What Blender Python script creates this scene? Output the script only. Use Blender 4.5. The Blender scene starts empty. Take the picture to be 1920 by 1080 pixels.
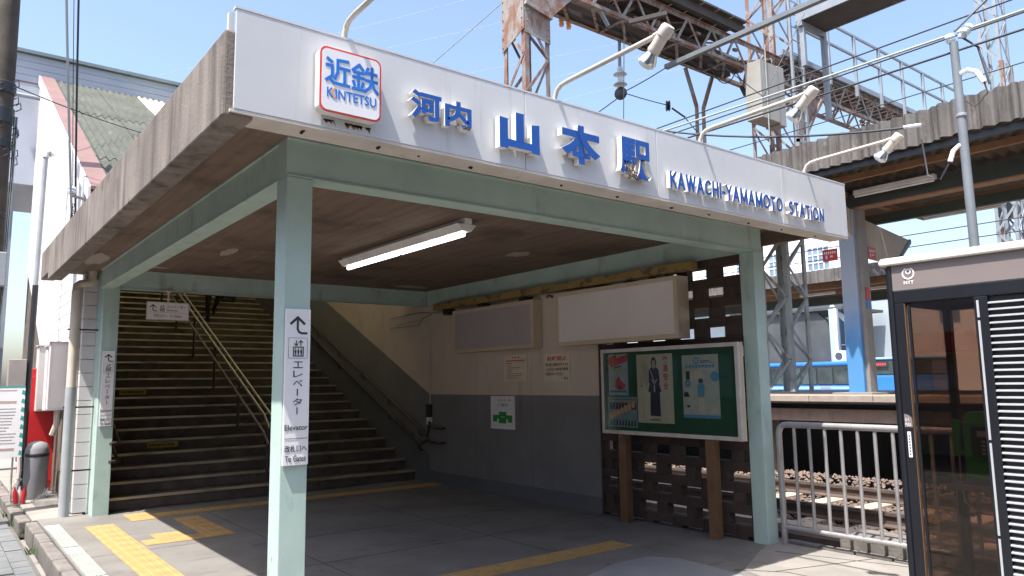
import bpy, bmesh, math, random
from mathutils import Vector, Matrix
random.seed(7)
scn = bpy.context.scene
COL = scn.collection
R_ = math.radians

# ------------------------------------------------------------------ camera
cam_d = bpy.data.cameras.new('camera')
cam = bpy.data.objects.new('camera', cam_d)
COL.objects.link(cam)
YAW, PITCH, ROLL = R_(37.9295), R_(7.2365), R_(-0.812)
_f = Vector((math.sin(YAW)*math.cos(PITCH), math.cos(YAW)*math.cos(PITCH), math.sin(PITCH)))
_r = Vector((math.cos(YAW), -math.sin(YAW), 0)); _u = _r.cross(_f)
_r2 = _r*math.cos(ROLL) + _u*math.sin(ROLL); _u2 = -_r*math.sin(ROLL) + _u*math.cos(ROLL)
_m = Matrix((( _r2.x, _u2.x, -_f.x, -1.5646), (_r2.y, _u2.y, -_f.y, -4.3709), (_r2.z, _u2.z, -_f.z, 1.6), (0, 0, 0, 1)))
cam.matrix_world = _m
cam_d.sensor_width = 36.0
cam_d.lens = 36.0*1391.64/1920.0
cam_d.clip_start = 0.05
cam_d.clip_end = 3000
scn.camera = cam

# ------------------------------------------------------------------ sky, sun, exposure
SUN = Vector((-0.431, -0.124, 1.0)).normalized()
w = bpy.data.worlds.new('World'); scn.world = w; w.use_nodes = True
nt = w.node_tree
bg = nt.nodes['Background']
sky = nt.nodes.new('ShaderNodeTexSky'); sky.sky_type = 'NISHITA'; sky.sun_disc = False
sky.sun_elevation = math.asin(SUN.z); sky.sun_rotation = math.atan2(SUN.x, SUN.y)
sky.air_density = 1.0; sky.dust_density = 3.0; sky.ozone_density = 1.0; sky.altitude = 20
nt.links.new(sky.outputs[0], bg.inputs[0]); bg.inputs[1].default_value = 0.15
sun_d = bpy.data.lights.new('sun', 'SUN'); sun_d.energy = 4.7; sun_d.angle = R_(0.53); sun_d.color = (1.0, 0.955, 0.88)
sun = bpy.data.objects.new('sun', sun_d); COL.objects.link(sun)
sun.rotation_euler = SUN.to_track_quat('Z', 'Y').to_euler(); sun.location = (-10, -4, 22)
scn.view_settings.view_transform = 'Standard'; scn.view_settings.look = 'None'
scn.view_settings.exposure = 1.2; scn.view_settings.gamma = 1.0; scn.view_settings.use_curve_mapping = False
try:
    scn.cycles.max_bounces = 8; scn.cycles.diffuse_bounces = 4; scn.cycles.transparent_max_bounces = 12
    scn.cycles.use_denoising = True
except Exception:
    pass

# ------------------------------------------------------------------ materials
MATS = {}
def mat(name, c1, c2=None, rough=.7, metal=0., sc=3., lo=.35, hi=.65, bump=0., bsc=60., layers=(), spec=.5, stretch=(1, 1, 1)):
    """two-tone noise colour + optional overlay layers ((colour, amount, (sx,sy,sz), lo, hi), ...) + bump"""
    m = bpy.data.materials.new(name); m.use_nodes = True; MATS[name] = m
    n = m.node_tree.nodes; l = m.node_tree.links
    b = n['Principled BSDF']
    b.inputs['Roughness'].default_value = rough; b.inputs['Metallic'].default_value = metal
    b.inputs['Specular IOR Level'].default_value = spec
    tc = n.new('ShaderNodeTexCoord')
    def noise(scale, detail=6, rgh=.6):
        mp = n.new('ShaderNodeMapping'); mp.inputs['Scale'].default_value = scale
        l.new(tc.outputs['Object'], mp.inputs['Vector'])
        t = n.new('ShaderNodeTexNoise'); t.inputs['Scale'].default_value = 1.0; t.inputs['Detail'].default_value = detail
        t.inputs['Roughness'].default_value = rgh
        l.new(mp.outputs[0], t.inputs['Vector']); return t
    def mask(t, a, bb):
        r = n.new('ShaderNodeMapRange'); r.clamp = True
        r.inputs[1].default_value = a; r.inputs[2].default_value = bb
        l.new(t.outputs['Fac'], r.inputs[0]); return r.outputs[0]
    cur = None
    if c2 is None:
        c2 = tuple(x*.82 for x in c1)
    mx = n.new('ShaderNodeMix'); mx.data_type = 'RGBA'
    mx.inputs[6].default_value = (*c1, 1); mx.inputs[7].default_value = (*c2, 1)
    l.new(mask(noise(tuple(sc*s for s in stretch)), lo, hi), mx.inputs[0]); cur = mx.outputs[2]
    for (c, amt, s, a, bb) in layers:
        mk = mask(noise(s, 5, .65), a, bb)
        mu = n.new('ShaderNodeMath'); mu.operation = 'MULTIPLY'; mu.inputs[1].default_value = amt
        l.new(mk, mu.inputs[0])
        m2 = n.new('ShaderNodeMix'); m2.data_type = 'RGBA'; m2.inputs[7].default_value = (*c, 1)
        l.new(mu.outputs[0], m2.inputs[0]); l.new(cur, m2.inputs[6]); cur = m2.outputs[2]
    l.new(cur, b.inputs['Base Color'])
    if bump:
        t = noise((bsc, bsc, bsc), 4)
        bp = n.new('ShaderNodeBump'); bp.inputs['Strength'].default_value = bump; bp.inputs['Distance'].default_value = .01
        l.new(t.outputs['Fac'], bp.inputs['Height']); l.new(bp.outputs[0], b.inputs['Normal'])
    return m

def glass_mat(name, tint, rough=.02, fac=1.0):
    m = bpy.data.materials.new(name); m.use_nodes = True; MATS[name] = m
    n = m.node_tree.nodes; l = m.node_tree.links
    n.remove(n['Principled BSDF']); out = n['Material Output']
    tr = n.new('ShaderNodeBsdfTransparent'); tr.inputs[0].default_value = (*tint, 1)
    gl = n.new('ShaderNodeBsdfGlossy'); gl.inputs['Roughness'].default_value = rough
    lw = n.new('ShaderNodeLayerWeight'); lw.inputs[0].default_value = .5
    pw_ = n.new('ShaderNodeMath'); pw_.operation = 'POWER'; pw_.inputs[1].default_value = 5.0; l.new(lw.outputs['Facing'], pw_.inputs[0])
    fr = n.new('ShaderNodeMath'); fr.operation = 'MULTIPLY_ADD'; fr.inputs[1].default_value = .9*fac; fr.inputs[2].default_value = .035*fac; l.new(pw_.outputs[0], fr.inputs[0])
    mi = n.new('ShaderNodeMixShader')
    l.new(fr.outputs[0], mi.inputs[0]); l.new(tr.outputs[0], mi.inputs[1]); l.new(gl.outputs[0], mi.inputs[2])
    l.new(mi.outputs[0], out.inputs[0]); return m

def translucent_mat(name, col, fac=.5):
    m = bpy.data.materials.new(name); m.use_nodes = True; MATS[name] = m
    n = m.node_tree.nodes; l = m.node_tree.links
    n.remove(n['Principled BSDF']); out = n['Material Output']
    a = n.new('ShaderNodeBsdfDiffuse'); a.inputs[0].default_value = (*col, 1)
    b = n.new('ShaderNodeBsdfTranslucent'); b.inputs[0].default_value = (*col, 1)
    mi = n.new('ShaderNodeMixShader'); mi.inputs[0].default_value = fac
    l.new(a.outputs[0], mi.inputs[1]); l.new(b.outputs[0], mi.inputs[2]); l.new(mi.outputs[0], out.inputs[0]); return m

DK = (.035, .03, .027)
mat('fascia_concrete', (.235, .20, .176), (.14, .117, .103), .9, sc=1.6, bump=.35, bsc=45,
    layers=(((.055, .045, .04), .8, (6, 6, .35), .48, .66), ((.27, .24, .215), .6, (7, 7, .5), .54, .7), ((.035, .03, .027), .8, (3, 3, 2.2), .6, .72)))
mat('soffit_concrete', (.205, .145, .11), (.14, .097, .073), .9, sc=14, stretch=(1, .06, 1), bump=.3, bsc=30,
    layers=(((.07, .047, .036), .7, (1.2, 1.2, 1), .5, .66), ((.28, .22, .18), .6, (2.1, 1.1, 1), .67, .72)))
mat('green_paint', (.44, .575, .53), (.37, .49, .45), .5, sc=2.2, bump=.06, bsc=25,
    layers=(((.16, .185, .16), .6, (4, 4, 1.4), .57, .74), ((.52, .64, .61), .5, (7, 7, .8), .6, .72), ((.13, .075, .04), .8, (21, 21, 11), .68, .73)))
mat('sign_white', (.57, .58, .595), (.52, .53, .55), .34, sc=1.1, spec=.5, bump=.12, bsc=2.2,
    layers=(((.36, .32, .27), .5, (11, 11, .6), .6, .78), ((.43, .42, .40), .5, (3, 3, 2), .58, .78), ((.22, .12, .07), .6, (16, 16, 4), .74, .8)))
mat('sign_trim', (.62, .58, .54), (.5, .46, .42), .6, sc=3, layers=(((.2, .14, .1), .5, (12, 12, 12), .66, .75),))
mat('letter_blue', (.012, .085, .37), (.010, .072, .32), .4, sc=3)
mat('letter_side', (.82, .81, .79), (.66, .63, .58), .5, sc=9, layers=(((.2, .15, .12), .6, (30, 30, 30), .68, .78),))
mat('plain_white', (.80, .80, .82), (.74, .74, .77), .45, sc=2)
mat('paper', (.68, .61, .49), (.6, .53, .42), .8, sc=6)
mat('ink', (.03, .032, .036), None, .6)
mat('logo_red', (.75, .07, .05), None, .4)
mat('logo_blue', (.02, .19, .66), None, .4)
mat('logo_orange', (.8, .38, .18), None, .4)
mat('dark_gap', (.02, .02, .022), None, .9)
mat('lamp_cream', (.50, .47, .42), (.42, .375, .325), .45, sc=10, layers=(((.42, .3, .18), .5, (16, 16, 16), .62, .74),))
mat('mirror_bulb', (.75, .77, .8), (.6, .62, .65), .12, .9, sc=20)
mat('frost_bulb', (.85, .85, .86), None, .2)
mat('floor_concrete', (.185, .176, .166), (.14, .132, .125), .9, spec=.15, sc=1.3, bump=.25, bsc=70,
    layers=(((.095, .09, .086), .6, (2.2, 2.2, 2), .55, .72), ((.225, .215, .2), .5, (1.1, 1.1, 1), .6, .75), ((.03, .029, .027), .8, (17, 17, 17), .69, .73), ((.075, .07, .066), .7, (.7, 5, 3), .62, .72)))
mat('patch_concrete', (.21, .22, .23), (.17, .177, .187), .85, sc=2, bump=.25, bsc=70, layers=(((.08, .08, .08), .8, (14, 14, 14), .71, .74),))
mat('apron_concrete', (.25, .232, .21), (.195, .18, .165), .9, sc=2.5, bump=.4, bsc=60, layers=(((.15, .13, .12), .5, (7, 7, 7), .62, .74),))
mat('kerb_stone', (.18, .165, .153), (.12, .108, .1), .9, sc=5, bump=.6, bsc=40, layers=(((.11, .1, .09), .7, (9, 9, 9), .6, .7),))
mat('asphalt', (.125, .118, .11), (.095, .09, .085), .95, sc=4, bump=.6, bsc=120)
mat('pave_grey', (.15, .157, .165), (.11, .117, .123), .85, sc=4, bump=.2, bsc=60)
mat('pave_pink', (.22, .185, .17), (.18, .152, .14), .85, sc=4, bump=.2, bsc=60)
mat('tactile_yellow', (.38, .245, .095), (.31, .19, .075), .7, sc=5, layers=(((.22, .16, .09), .55, (4, 4, 4), .54, .72),))
mat('nosing_strip', (.27, .29, .27), (.22, .24, .22), .7, sc=6)
mat('stair_stone', (.14, .11, .085), (.085, .067, .053), .85, sc=4, bump=.4, bsc=40, layers=(((.06, .05, .042), .75, (3.2, 3.2, 6), .55, .68),))
mat('stair_brass', (.60, .53, .385), (.22, .18, .12), .4, .45, sc=1.6, stretch=(1, 3, 6), lo=.4, hi=.68)
mat('steel_rail', (.66, .63, .54), (.5, .47, .4), .3, .8, sc=9)
mat('brown_rail', (.075, .05, .042), (.05, .035, .03), .4, sc=5)
mat('wall_cream', (.62, .53, .46), (.55, .47, .405), .8, sc=1.2, bump=.08, bsc=60, layers=(((.3, .25, .2), .45, (3, 3, .8), .6, .75),))
mat('wall_grey', (.20, .20, .205), (.17, .17, .175), .75, sc=1.5, bump=.06, bsc=60, layers=(((.1, .1, .1), .5, (3, 3, 1), .6, .75),))
mat('wall_skirt', (.13, .138, .15), (.11, .117, .127), .75, sc=2)
mat('pierced_block', (.07, .047, .037), (.05, .034, .027), .85, sc=5, bump=.3, bsc=50)
mat('box_frame', (.60, .49, .36), (.52, .42, .31), .5, sc=2, layers=(((.2, .13, .08), .5, (8, 8, 3), .64, .76),))
mat('box_face_grey', (.42, .385, .39), (.385, .355, .36), .4, sc=3)
mat('box_face_white', (.74, .70, .67), (.69, .655, .625), .3, sc=2)
mat('board_green', (.022, .10, .05), (.018, .082, .042), .8, sc=6)
mat('alu', (.66, .63, .6), (.55, .52, .49), .45, .5, sc=6, layers=(((.3, .2, .14), .5, (14, 14, 14), .62, .74),))
mat('leg_brown', (.19, .105, .052), (.13, .072, .036), .6, sc=5)
mat('yellow_peel', (.30, .205, .065), (.25, .17, .055), .7, sc=3, layers=(((.12, .08, .055), 1, (6, 6, 9), .53, .58),))
mat('pipe_grey', (.36, .38, .40), (.29, .31, .33), .55, sc=2.5, layers=(((.16, .15, .14), .6, (5, 5, 2), .6, .74),))
mat('pipe_beige', (.62, .55, .47), (.52, .45, .38), .55, sc=3, layers=(((.25, .19, .15), .5, (6, 6, 4), .6, .74),))
mat('siding_white', (.68, .65, .665), (.6, .575, .59), .6, sc=.9, layers=(((.62, .5, .46), .5, (1.5, 1.5, .5), .55, .75),))
mat('bridge_panel', (.40, .43, .49), (.36, .39, .45), .45, sc=1.2)
mat('roof_slate', (.075, .082, .068), (.05, .056, .046), .85, sc=1.6, bump=.3, bsc=30, layers=(((.14, .145, .13), .6, (6, 2, 2), .56, .7), ((.03, .037, .025), .6, (3, 1.6, 1.6), .58, .7)))
translucent_mat('roof_translucent', (.86, .82, .66), .6)
mat('red_brown', (.20, .115, .105), (.16, .092, .085), .6, sc=2)
mat('roof_cap', (.19, .24, .26), (.15, .19, .2), .5, sc=2)
mat('pole_concrete', (.085, .068, .055), (.045, .037, .03), .85, sc=3, bump=.3, bsc=40, layers=(((.045, .038, .03), .8, (6, 6, 2.5), .54, .66), ((.4, .27, .17), .7, (8, 8, 8), .72, .76)))
mat('black_paint', (.028, .03, .034), (.022, .024, .028), .4, sc=4)
mat('cable_black', (.03, .035, .045), None, .6)
mat('cable_grey', (.32, .36, .36), None, .5)
mat('box_beige', (.62, .58, .55), (.56, .52, .5), .6, sc=3)
mat('box_dark', (.33, .30, .28), (.28, .255, .24), .6, sc=3)
mat('vend_red', (.60, .02, .025), (.52, .018, .022), .4, sc=2)
mat('bin_grey', (.22, .225, .24), (.18, .185, .2), .8, sc=3)
mat('teal', (.04, .35, .32), None, .6)
glass_mat('plastic_bag', (.78, .79, .8), .25)
mat('rust_steel', (.29, .275, .265), (.22, .2, .19), .7, sc=3, bump=.2, bsc=50, layers=(((.20, .085, .047), .92, (4.5, 4.5, 2.0), .45, .58), ((.13, .065, .042), .8, (13, 13, 9), .6, .7)))
mat('galv_steel', (.28, .31, .35), (.23, .26, .3), .55, .2, sc=3)
mat('grate_dark', (.075, .065, .06), (.055, .048, .045), .85, sc=3)
mat('cabinet', (.34, .33, .31), (.29, .28, .265), .6, sc=2)
mat('porcelain', (.55, .62, .66), (.45, .52, .56), .15, sc=4)
mat('slate_weathered', (.165, .153, .15), (.10, .093, .09), .9, sc=2.2, bump=.4, bsc=40, layers=(((.05, .043, .04), .8, (9, 9, .7), .5, .64), ((.3, .285, .275), .6, (5, 5, 3), .6, .72)))
mat('slate_under', (.12, .09, .07), (.08, .06, .046), .9, sc=4)
mat('girder_green', (.06, .075, .065), (.045, .055, .048), .5, sc=2)
mat('purlin_rust', (.32, .18, .1), (.24, .13, .075), .8, sc=4)
mat('column_blue', (.045, .22, .52), (.04, .19, .46), .5, sc=3)
mat('column_grey', (.35, .38, .43), (.31, .335, .38), .5, sc=2)
mat('column_shade', (.25, .22, .2), (.2, .18, .16), .6, sc=3)
mat('arm_cream', (.46, .40, .33), (.38, .33, .27), .7, sc=2, layers=(((.2, .16, .13), .5, (3, 3, 1), .55, .7),))
mat('deck_grey', (.25, .25, .255), (.2, .2, .205), .8, sc=3)
mat('deck_edge', (.32, .28, .245), (.26, .22, .19), .8, sc=6)
mat('platform_wall', (.36, .27, .22), (.26, .2, .165), .9, sc=5, bump=.4, bsc=30, layers=(((.55, .42, .35), .5, (9, 9, 2), .58, .7),))
mat('ballast_soil', (.11, .085, .07), (.07, .055, .046), .95, sc=12, bump=.8, bsc=60)
mat('ballast_stone', (.20, .14, .11), (.105, .082, .07), .9, sc=7, lo=.4, hi=.6)
mat('rail_steel', (.13, .095, .08), (.09, .068, .06), .6, .3, sc=6)
mat('rail_top', (.45, .42, .40), None, .3, .8)
mat('sleeper', (.46, .38, .30), (.36, .29, .225), .85, sc=5, bump=.3, bsc=40)
mat('guard_rail', (.42, .415, .425), (.34, .335, .345), .4, .5, sc=5, layers=(((.24, .2, .18), .6, (14, 14, 7), .62, .72),))
mat('booth_frame', (.011, .013, .018), (.009, .010, .014), .38, sc=3, spec=.35)
mat('booth_band', (.19, .163, .16), (.178, .152, .149), .4, sc=3)
mat('booth_roof', (.78, .74, .66), (.7, .66, .58), .5, sc=4, layers=(((.45, .38, .28), .5, (9, 9, 9), .62, .74),))
mat('booth_slat', (.50, .52, .55), (.44, .46, .49), .4, .3, sc=4)
glass_mat('booth_glass', (.60, .52, .47), .02, 1.5)
glass_mat('clear_glass', (.86, .88, .86))
mat('phone_green', (.06, .42, .05), (.05, .36, .04), .35, sc=3)
mat('phone_dark', (.06, .06, .065), None, .4)
mat('bus_blue', (.03, .17, .55), (.025, .15, .5), .3, sc=2)
mat('bus_sky', (.25, .45, .80), (.22, .41, .75), .3, sc=2)
mat('bus_glass', (.06, .085, .09), (.022, .03, .033), .1, sc=.8)
mat('tyre', (.02, .02, .02), None, .8)
mat('far_white', (.78, .79, .81), (.73, .74, .76), .7, sc=.4)
mat('far_cool', (.36, .41, .46), (.31, .36, .41), .5, sc=.4)
mat('far_window', (.20, .27, .36), (.13, .18, .25), .15, sc=.6)
mat('far_dark', (.07, .075, .08), (.045, .048, .05), .7, sc=.6)
mat('far_tan', (.50, .44, .37), (.45, .39, .33), .8, sc=.4)
mat('awning_red', (.50, .05, .05), (.44, .04, .04), .7, sc=2)
mat('ground_far', (.25, .24, .23), (.2, .19, .18), .95, sc=.3)
mat('skin', (.55, .34, .25), (.5, .3, .22), .5, sc=4)
mat('trousers', (.012, .012, .014), (.01, .01, .012), .8, sc=8)
mat('jacket', (.03, .03, .035), (.024, .024, .028), .8, sc=8)
mat('navy_print', (.03, .035, .07), (.02, .024, .05), .7, sc=9)
mat('pink_print', (.52, .36, .28), None, .7)
mat('red_print', (.55, .05, .05), (.45, .04, .045), .7, sc=9)
mat('poster_sky', (.40, .48, .52), (.33, .36, .36), .7, sc=7)
mat('poster_teal', (.13, .28, .34), (.30, .36, .36), .7, sc=16)
mat('poster_blue', (.09, .30, .52), (.12, .34, .5), .7, sc=9)
mat('poster_pale', (.55, .57, .53), (.46, .46, .41), .7, sc=9)
mat('yellow_label', (.40, .31, .04), (.33, .25, .035), .7, sc=9)
mat('label_red', (.50, .03, .04), None, .5)
mat('exit_green', (.02, .28, .07), None, .5)
mat('weed', (.07, .12, .035), (.045, .085, .025), .8, sc=20)
mat('tube_white', (.82, .82, .82), None, .4)
mat('strip_white', (.38, .39, .40), (.31, .32, .33), .7, sc=5)
mat('pole_grey', (.17, .19, .215), (.13, .15, .17), .5, sc=3)
mat('mast_paint', (.44, .47, .455), (.35, .375, .36), .6, sc=3, layers=(((.2, .11, .065), .8, (6, 6, 3), .56, .66),))
# platform column paint: blue sprayed over grey, fading out upwards
m = bpy.data.materials.new('column_fade'); m.use_nodes = True; MATS['column_fade'] = m
_n = m.node_tree.nodes; _l = m.node_tree.links
_t = _n.new('ShaderNodeTexCoord'); _s = _n.new('ShaderNodeSeparateXYZ'); _l.new(_t.outputs['Object'], _s.inputs[0])
_no = _n.new('ShaderNodeTexNoise'); _no.inputs['Scale'].default_value = 5; _l.new(_t.outputs['Object'], _no.inputs['Vector'])
_a = _n.new('ShaderNodeMath'); _a.operation = 'MULTIPLY_ADD'; _a.inputs[1].default_value = .5; _l.new(_no.outputs['Fac'], _a.inputs[0]); _l.new(_s.outputs['Z'], _a.inputs[2])
_r3 = _n.new('ShaderNodeMapRange'); _r3.inputs[1].default_value = 2.45; _r3.inputs[2].default_value = 3.25; _l.new(_a.outputs[0], _r3.inputs[0])
_x = _n.new('ShaderNodeMix'); _x.data_type = 'RGBA'; _x.inputs[6].default_value = (.07, .225, .47, 1); _x.inputs[7].default_value = (.30, .33, .38, 1)
_l.new(_r3.outputs[0], _x.inputs[0]); _l.new(_x.outputs[2], _n['Principled BSDF'].inputs['Base Color']); _n['Principled BSDF'].inputs['Roughness'].default_value = .5
mat('pierced_block_b', (.078, .054, .043), (.056, .039, .031), .85, sc=6, bump=.4, bsc=40, layers=(((.10, .082, .07), .5, (8, 8, 5), .6, .72),))
mat('plaster_pale', (.40, .345, .30), (.3, .25, .215), .9, sc=9)
m = bpy.data.materials.new('tube_lit'); m.use_nodes = True; MATS['tube_lit'] = m
_b = m.node_tree.nodes['Principled BSDF']; _b.inputs['Base Color'].default_value = (.9, .9, .9, 1)
_b.inputs['Emission Color'].default_value = (1, .98, .94, 1); _b.inputs['Emission Strength'].default_value = 3.5

# ------------------------------------------------------------------ mesh helpers
def V(*a): return Vector(a)
class MB:
    def __init__(s): s.v = []; s.f = []; s.m = []
    def _add(s, vs, fs, m=0):
        o = len(s.v); s.v += [tuple(x) for x in vs]; s.f += [tuple(i+o for i in q) for q in fs]; s.m += [m]*len(fs); return s
    def hexa(s, p, m=0):
        return s._add(p, [(0, 3, 2, 1), (4, 5, 6, 7), (0, 1, 5, 4), (1, 2, 6, 5), (2, 3, 7, 6), (3, 0, 4, 7)], m)
    def box(s, x0, x1, y0, y1, z0, z1, m=0):
        return s.hexa([(x0, y0, z0), (x1, y0, z0), (x1, y1, z0), (x0, y1, z0), (x0, y0, z1), (x1, y0, z1), (x1, y1, z1), (x0, y1, z1)], m)
    def beam(s, a, b, w, h, up=(0, 0, 1), m=0):
        a = Vector(a); b = Vector(b); d = (b-a).normalized(); up = Vector(up)
        if abs(d.dot(up)) > .98: up = Vector((1, 0, 0))
        x = d.cross(up).normalized(); y = x.cross(d)
        x *= w/2; y *= h/2
        return s.hexa([a-x-y, a+x-y, a+x+y, a-x+y, b-x-y, b+x-y, b+x+y, b-x+y], m)
    def angle(s, a, b, w, t, up=(0, 0, 1), m=0):
        """an L section: two thin legs"""
        a = Vector(a); b = Vector(b); d = (b-a).normalized(); up = Vector(up)
        if abs(d.dot(up)) > .98: up = Vector((0, 1, 0))
        x = d.cross(up).normalized(); y = x.cross(d)
        s.hexa([a, a+x*w, a+x*w+y*t, a+y*t, b, b+x*w, b+x*w+y*t, b+y*t], m)
        s.hexa([a+y*t, a+x*t+y*t, a+x*t+y*w, a+y*w, b+y*t, b+x*t+y*t, b+x*t+y*w, b+y*w], m); return s
    def tube(s, pts, r, seg=8, m=0):
        pts = [Vector(p) for p in pts]; n = len(pts); rings = []
        prev = None
        for i, p in enumerate(pts):
            d = (pts[min(i+1, n-1)]-pts[max(i-1, 0)]).normalized()
            ref = prev if prev is not None else (Vector((0, 0, 1)) if abs(d.z) < .9 else Vector((1, 0, 0)))
            x = d.cross(ref).normalized(); y = x.cross(d).normalized(); prev = y
            rr = r[i] if isinstance(r, (list, tuple)) else r
            rings.append([p+(x*math.cos(2*math.pi*k/seg)+y*math.sin(2*math.pi*k/seg))*rr for k in range(seg)])
        vs = [v for q in rings for v in q]; fs = []
        for i in range(n-1):
            for k in range(seg):
                k2 = (k+1) % seg
                fs.append((i*seg+k, i*seg+k2, (i+1)*seg+k2, (i+1)*seg+k))
        fs.append(tuple(range(seg))[::-1]); fs.append(tuple((n-1)*seg+k for k in range(seg)))
        return s._add(vs, fs, m)
    def lathe(s, prof, base, axis, seg=16, m=0):
        """prof: (radius, distance along axis)"""
        base = Vector(base); d = Vector(axis).normalized()
        ref = Vector((0, 0, 1)) if abs(d.z) < .9 else Vector((1, 0, 0))
        x = d.cross(ref).normalized(); y = x.cross(d).normalized(); vs = []; fs = []
        for (r, t) in prof:
            r = max(r, 1e-4)
            vs += [base+d*t+(x*math.cos(2*math.pi*k/seg)+y*math.sin(2*math.pi*k/seg))*r for k in range(seg)]
        n = len(prof)
        for i in range(n-1):
            for k in range(seg):
                k2 = (k+1) % seg; fs.append((i*seg+k, i*seg+k2, (i+1)*seg+k2, (i+1)*seg+k))
        fs.append(tuple(range(seg))[::-1]); fs.append(tuple((n-1)*seg+k for k in range(seg)))
        return s._add(vs, fs, m)
    def prism(s, poly, vec, m=0):
        n = len(poly); vec = Vector(vec)
        vs = [Vector(p) for p in poly]+[Vector(p)+vec for p in poly]
        fs = [tuple(range(n))[::-1], tuple(range(n, 2*n))]+[(i, (i+1) % n, n+(i+1) % n, n+i) for i in range(n)]
        return s._add(vs, fs, m)
    def corr(s, org, u, lu, v, lv, nrm, pitch, amp, th=.008, per=6, m=0, skew=0.):
        """corrugated sheet: waves along u, straight along v"""
        org = Vector(org); u = Vector(u).normalized(); v = Vector(v).normalized(); nrm = Vector(nrm).normalized()
        n = max(2, int(round(lu/pitch*per)))
        top = []; bot = []
        for i in range(n+1):
            t = lu*i/n; hgt = amp*math.sin(2*math.pi*t/pitch)
            a = org+u*t+nrm*hgt
            top += [a, a+v*lv]; bot += [a-nrm*th, a+v*lv-nrm*th]
        N = 2*(n+1); fs = []
        for i in range(n):
            a, b, c, d = 2*i, 2*i+2, 2*i+3, 2*i+1
            fs += [(a, b, c, d), (N+a, N+d, N+c, N+b), (a, N+a, N+b, b), (d, c, N+c, N+d)]
        fs += [(0, 1, N+1, N), (2*n, N+2*n, N+2*n+1, 2*n+1)]
        return s._add(top+bot, fs, m)
    def mesh(s, name, mats, smooth=False):
        me = bpy.data.meshes.new(name); me.from_pydata(s.v, [], s.f)
        if isinstance(mats, str): mats = [mats]
        for q in mats: me.materials.append(MATS[q])
        if len(mats) > 1: me.polygons.foreach_set('material_index', s.m)
        bm = bmesh.new(); bm.from_mesh(me); bmesh.ops.recalc_face_normals(bm, faces=bm.faces); bm.to_mesh(me); bm.free()
        if smooth:
            me.polygons.foreach_set('use_smooth', [True]*len(me.polygons)); me.set_sharp_from_angle(angle=R_(40))
        return me
    def build(s, name, mats, parent=None, smooth=False, bevel=0., loc=None):
        return put(name, s.mesh(name, mats, smooth), parent, bevel, loc)

def put(name, me, parent=None, bevel=0., loc=None):
    o = bpy.data.objects.new(name, me); COL.objects.link(o)
    if loc is not None: o.location = loc
    if parent is not None:
        o.parent = parent; o.matrix_parent_inverse = Matrix.Translation(-Vector(WLOC.get(parent.name, (0, 0, 0))))
        WLOC[o.name] = tuple(Vector(loc)) if loc is not None else (0, 0, 0)
    else:
        WLOC[o.name] = tuple(loc) if loc is not None else (0, 0, 0)
    if bevel:
        b = o.modifiers.new('bevel', 'BEVEL'); b.width = bevel; b.segments = 2; b.limit_method = 'ANGLE'; b.angle_limit = R_(50)
        b.harden_normals = False
    return o
WLOC = {}
def tag(o, label, cat, group=None, kind=None):
    if label: o['label'] = label
    if cat: o['category'] = cat
    if group: o['group'] = group
    if kind: o['kind'] = kind
    return o
def thing(name, label, cat, loc=(0, 0, 0), group=None):
    o = bpy.data.objects.new(name, None); COL.objects.link(o); o.location = loc; o.empty_display_size = .1
    WLOC[o.name] = tuple(loc)
    return tag(o, label, cat, group)
def struct(o, label=None):
    o['kind'] = 'structure'
    if label: o['label'] = label
    return o
def stuff(o):
    o['kind'] = 'stuff'; return o

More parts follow.
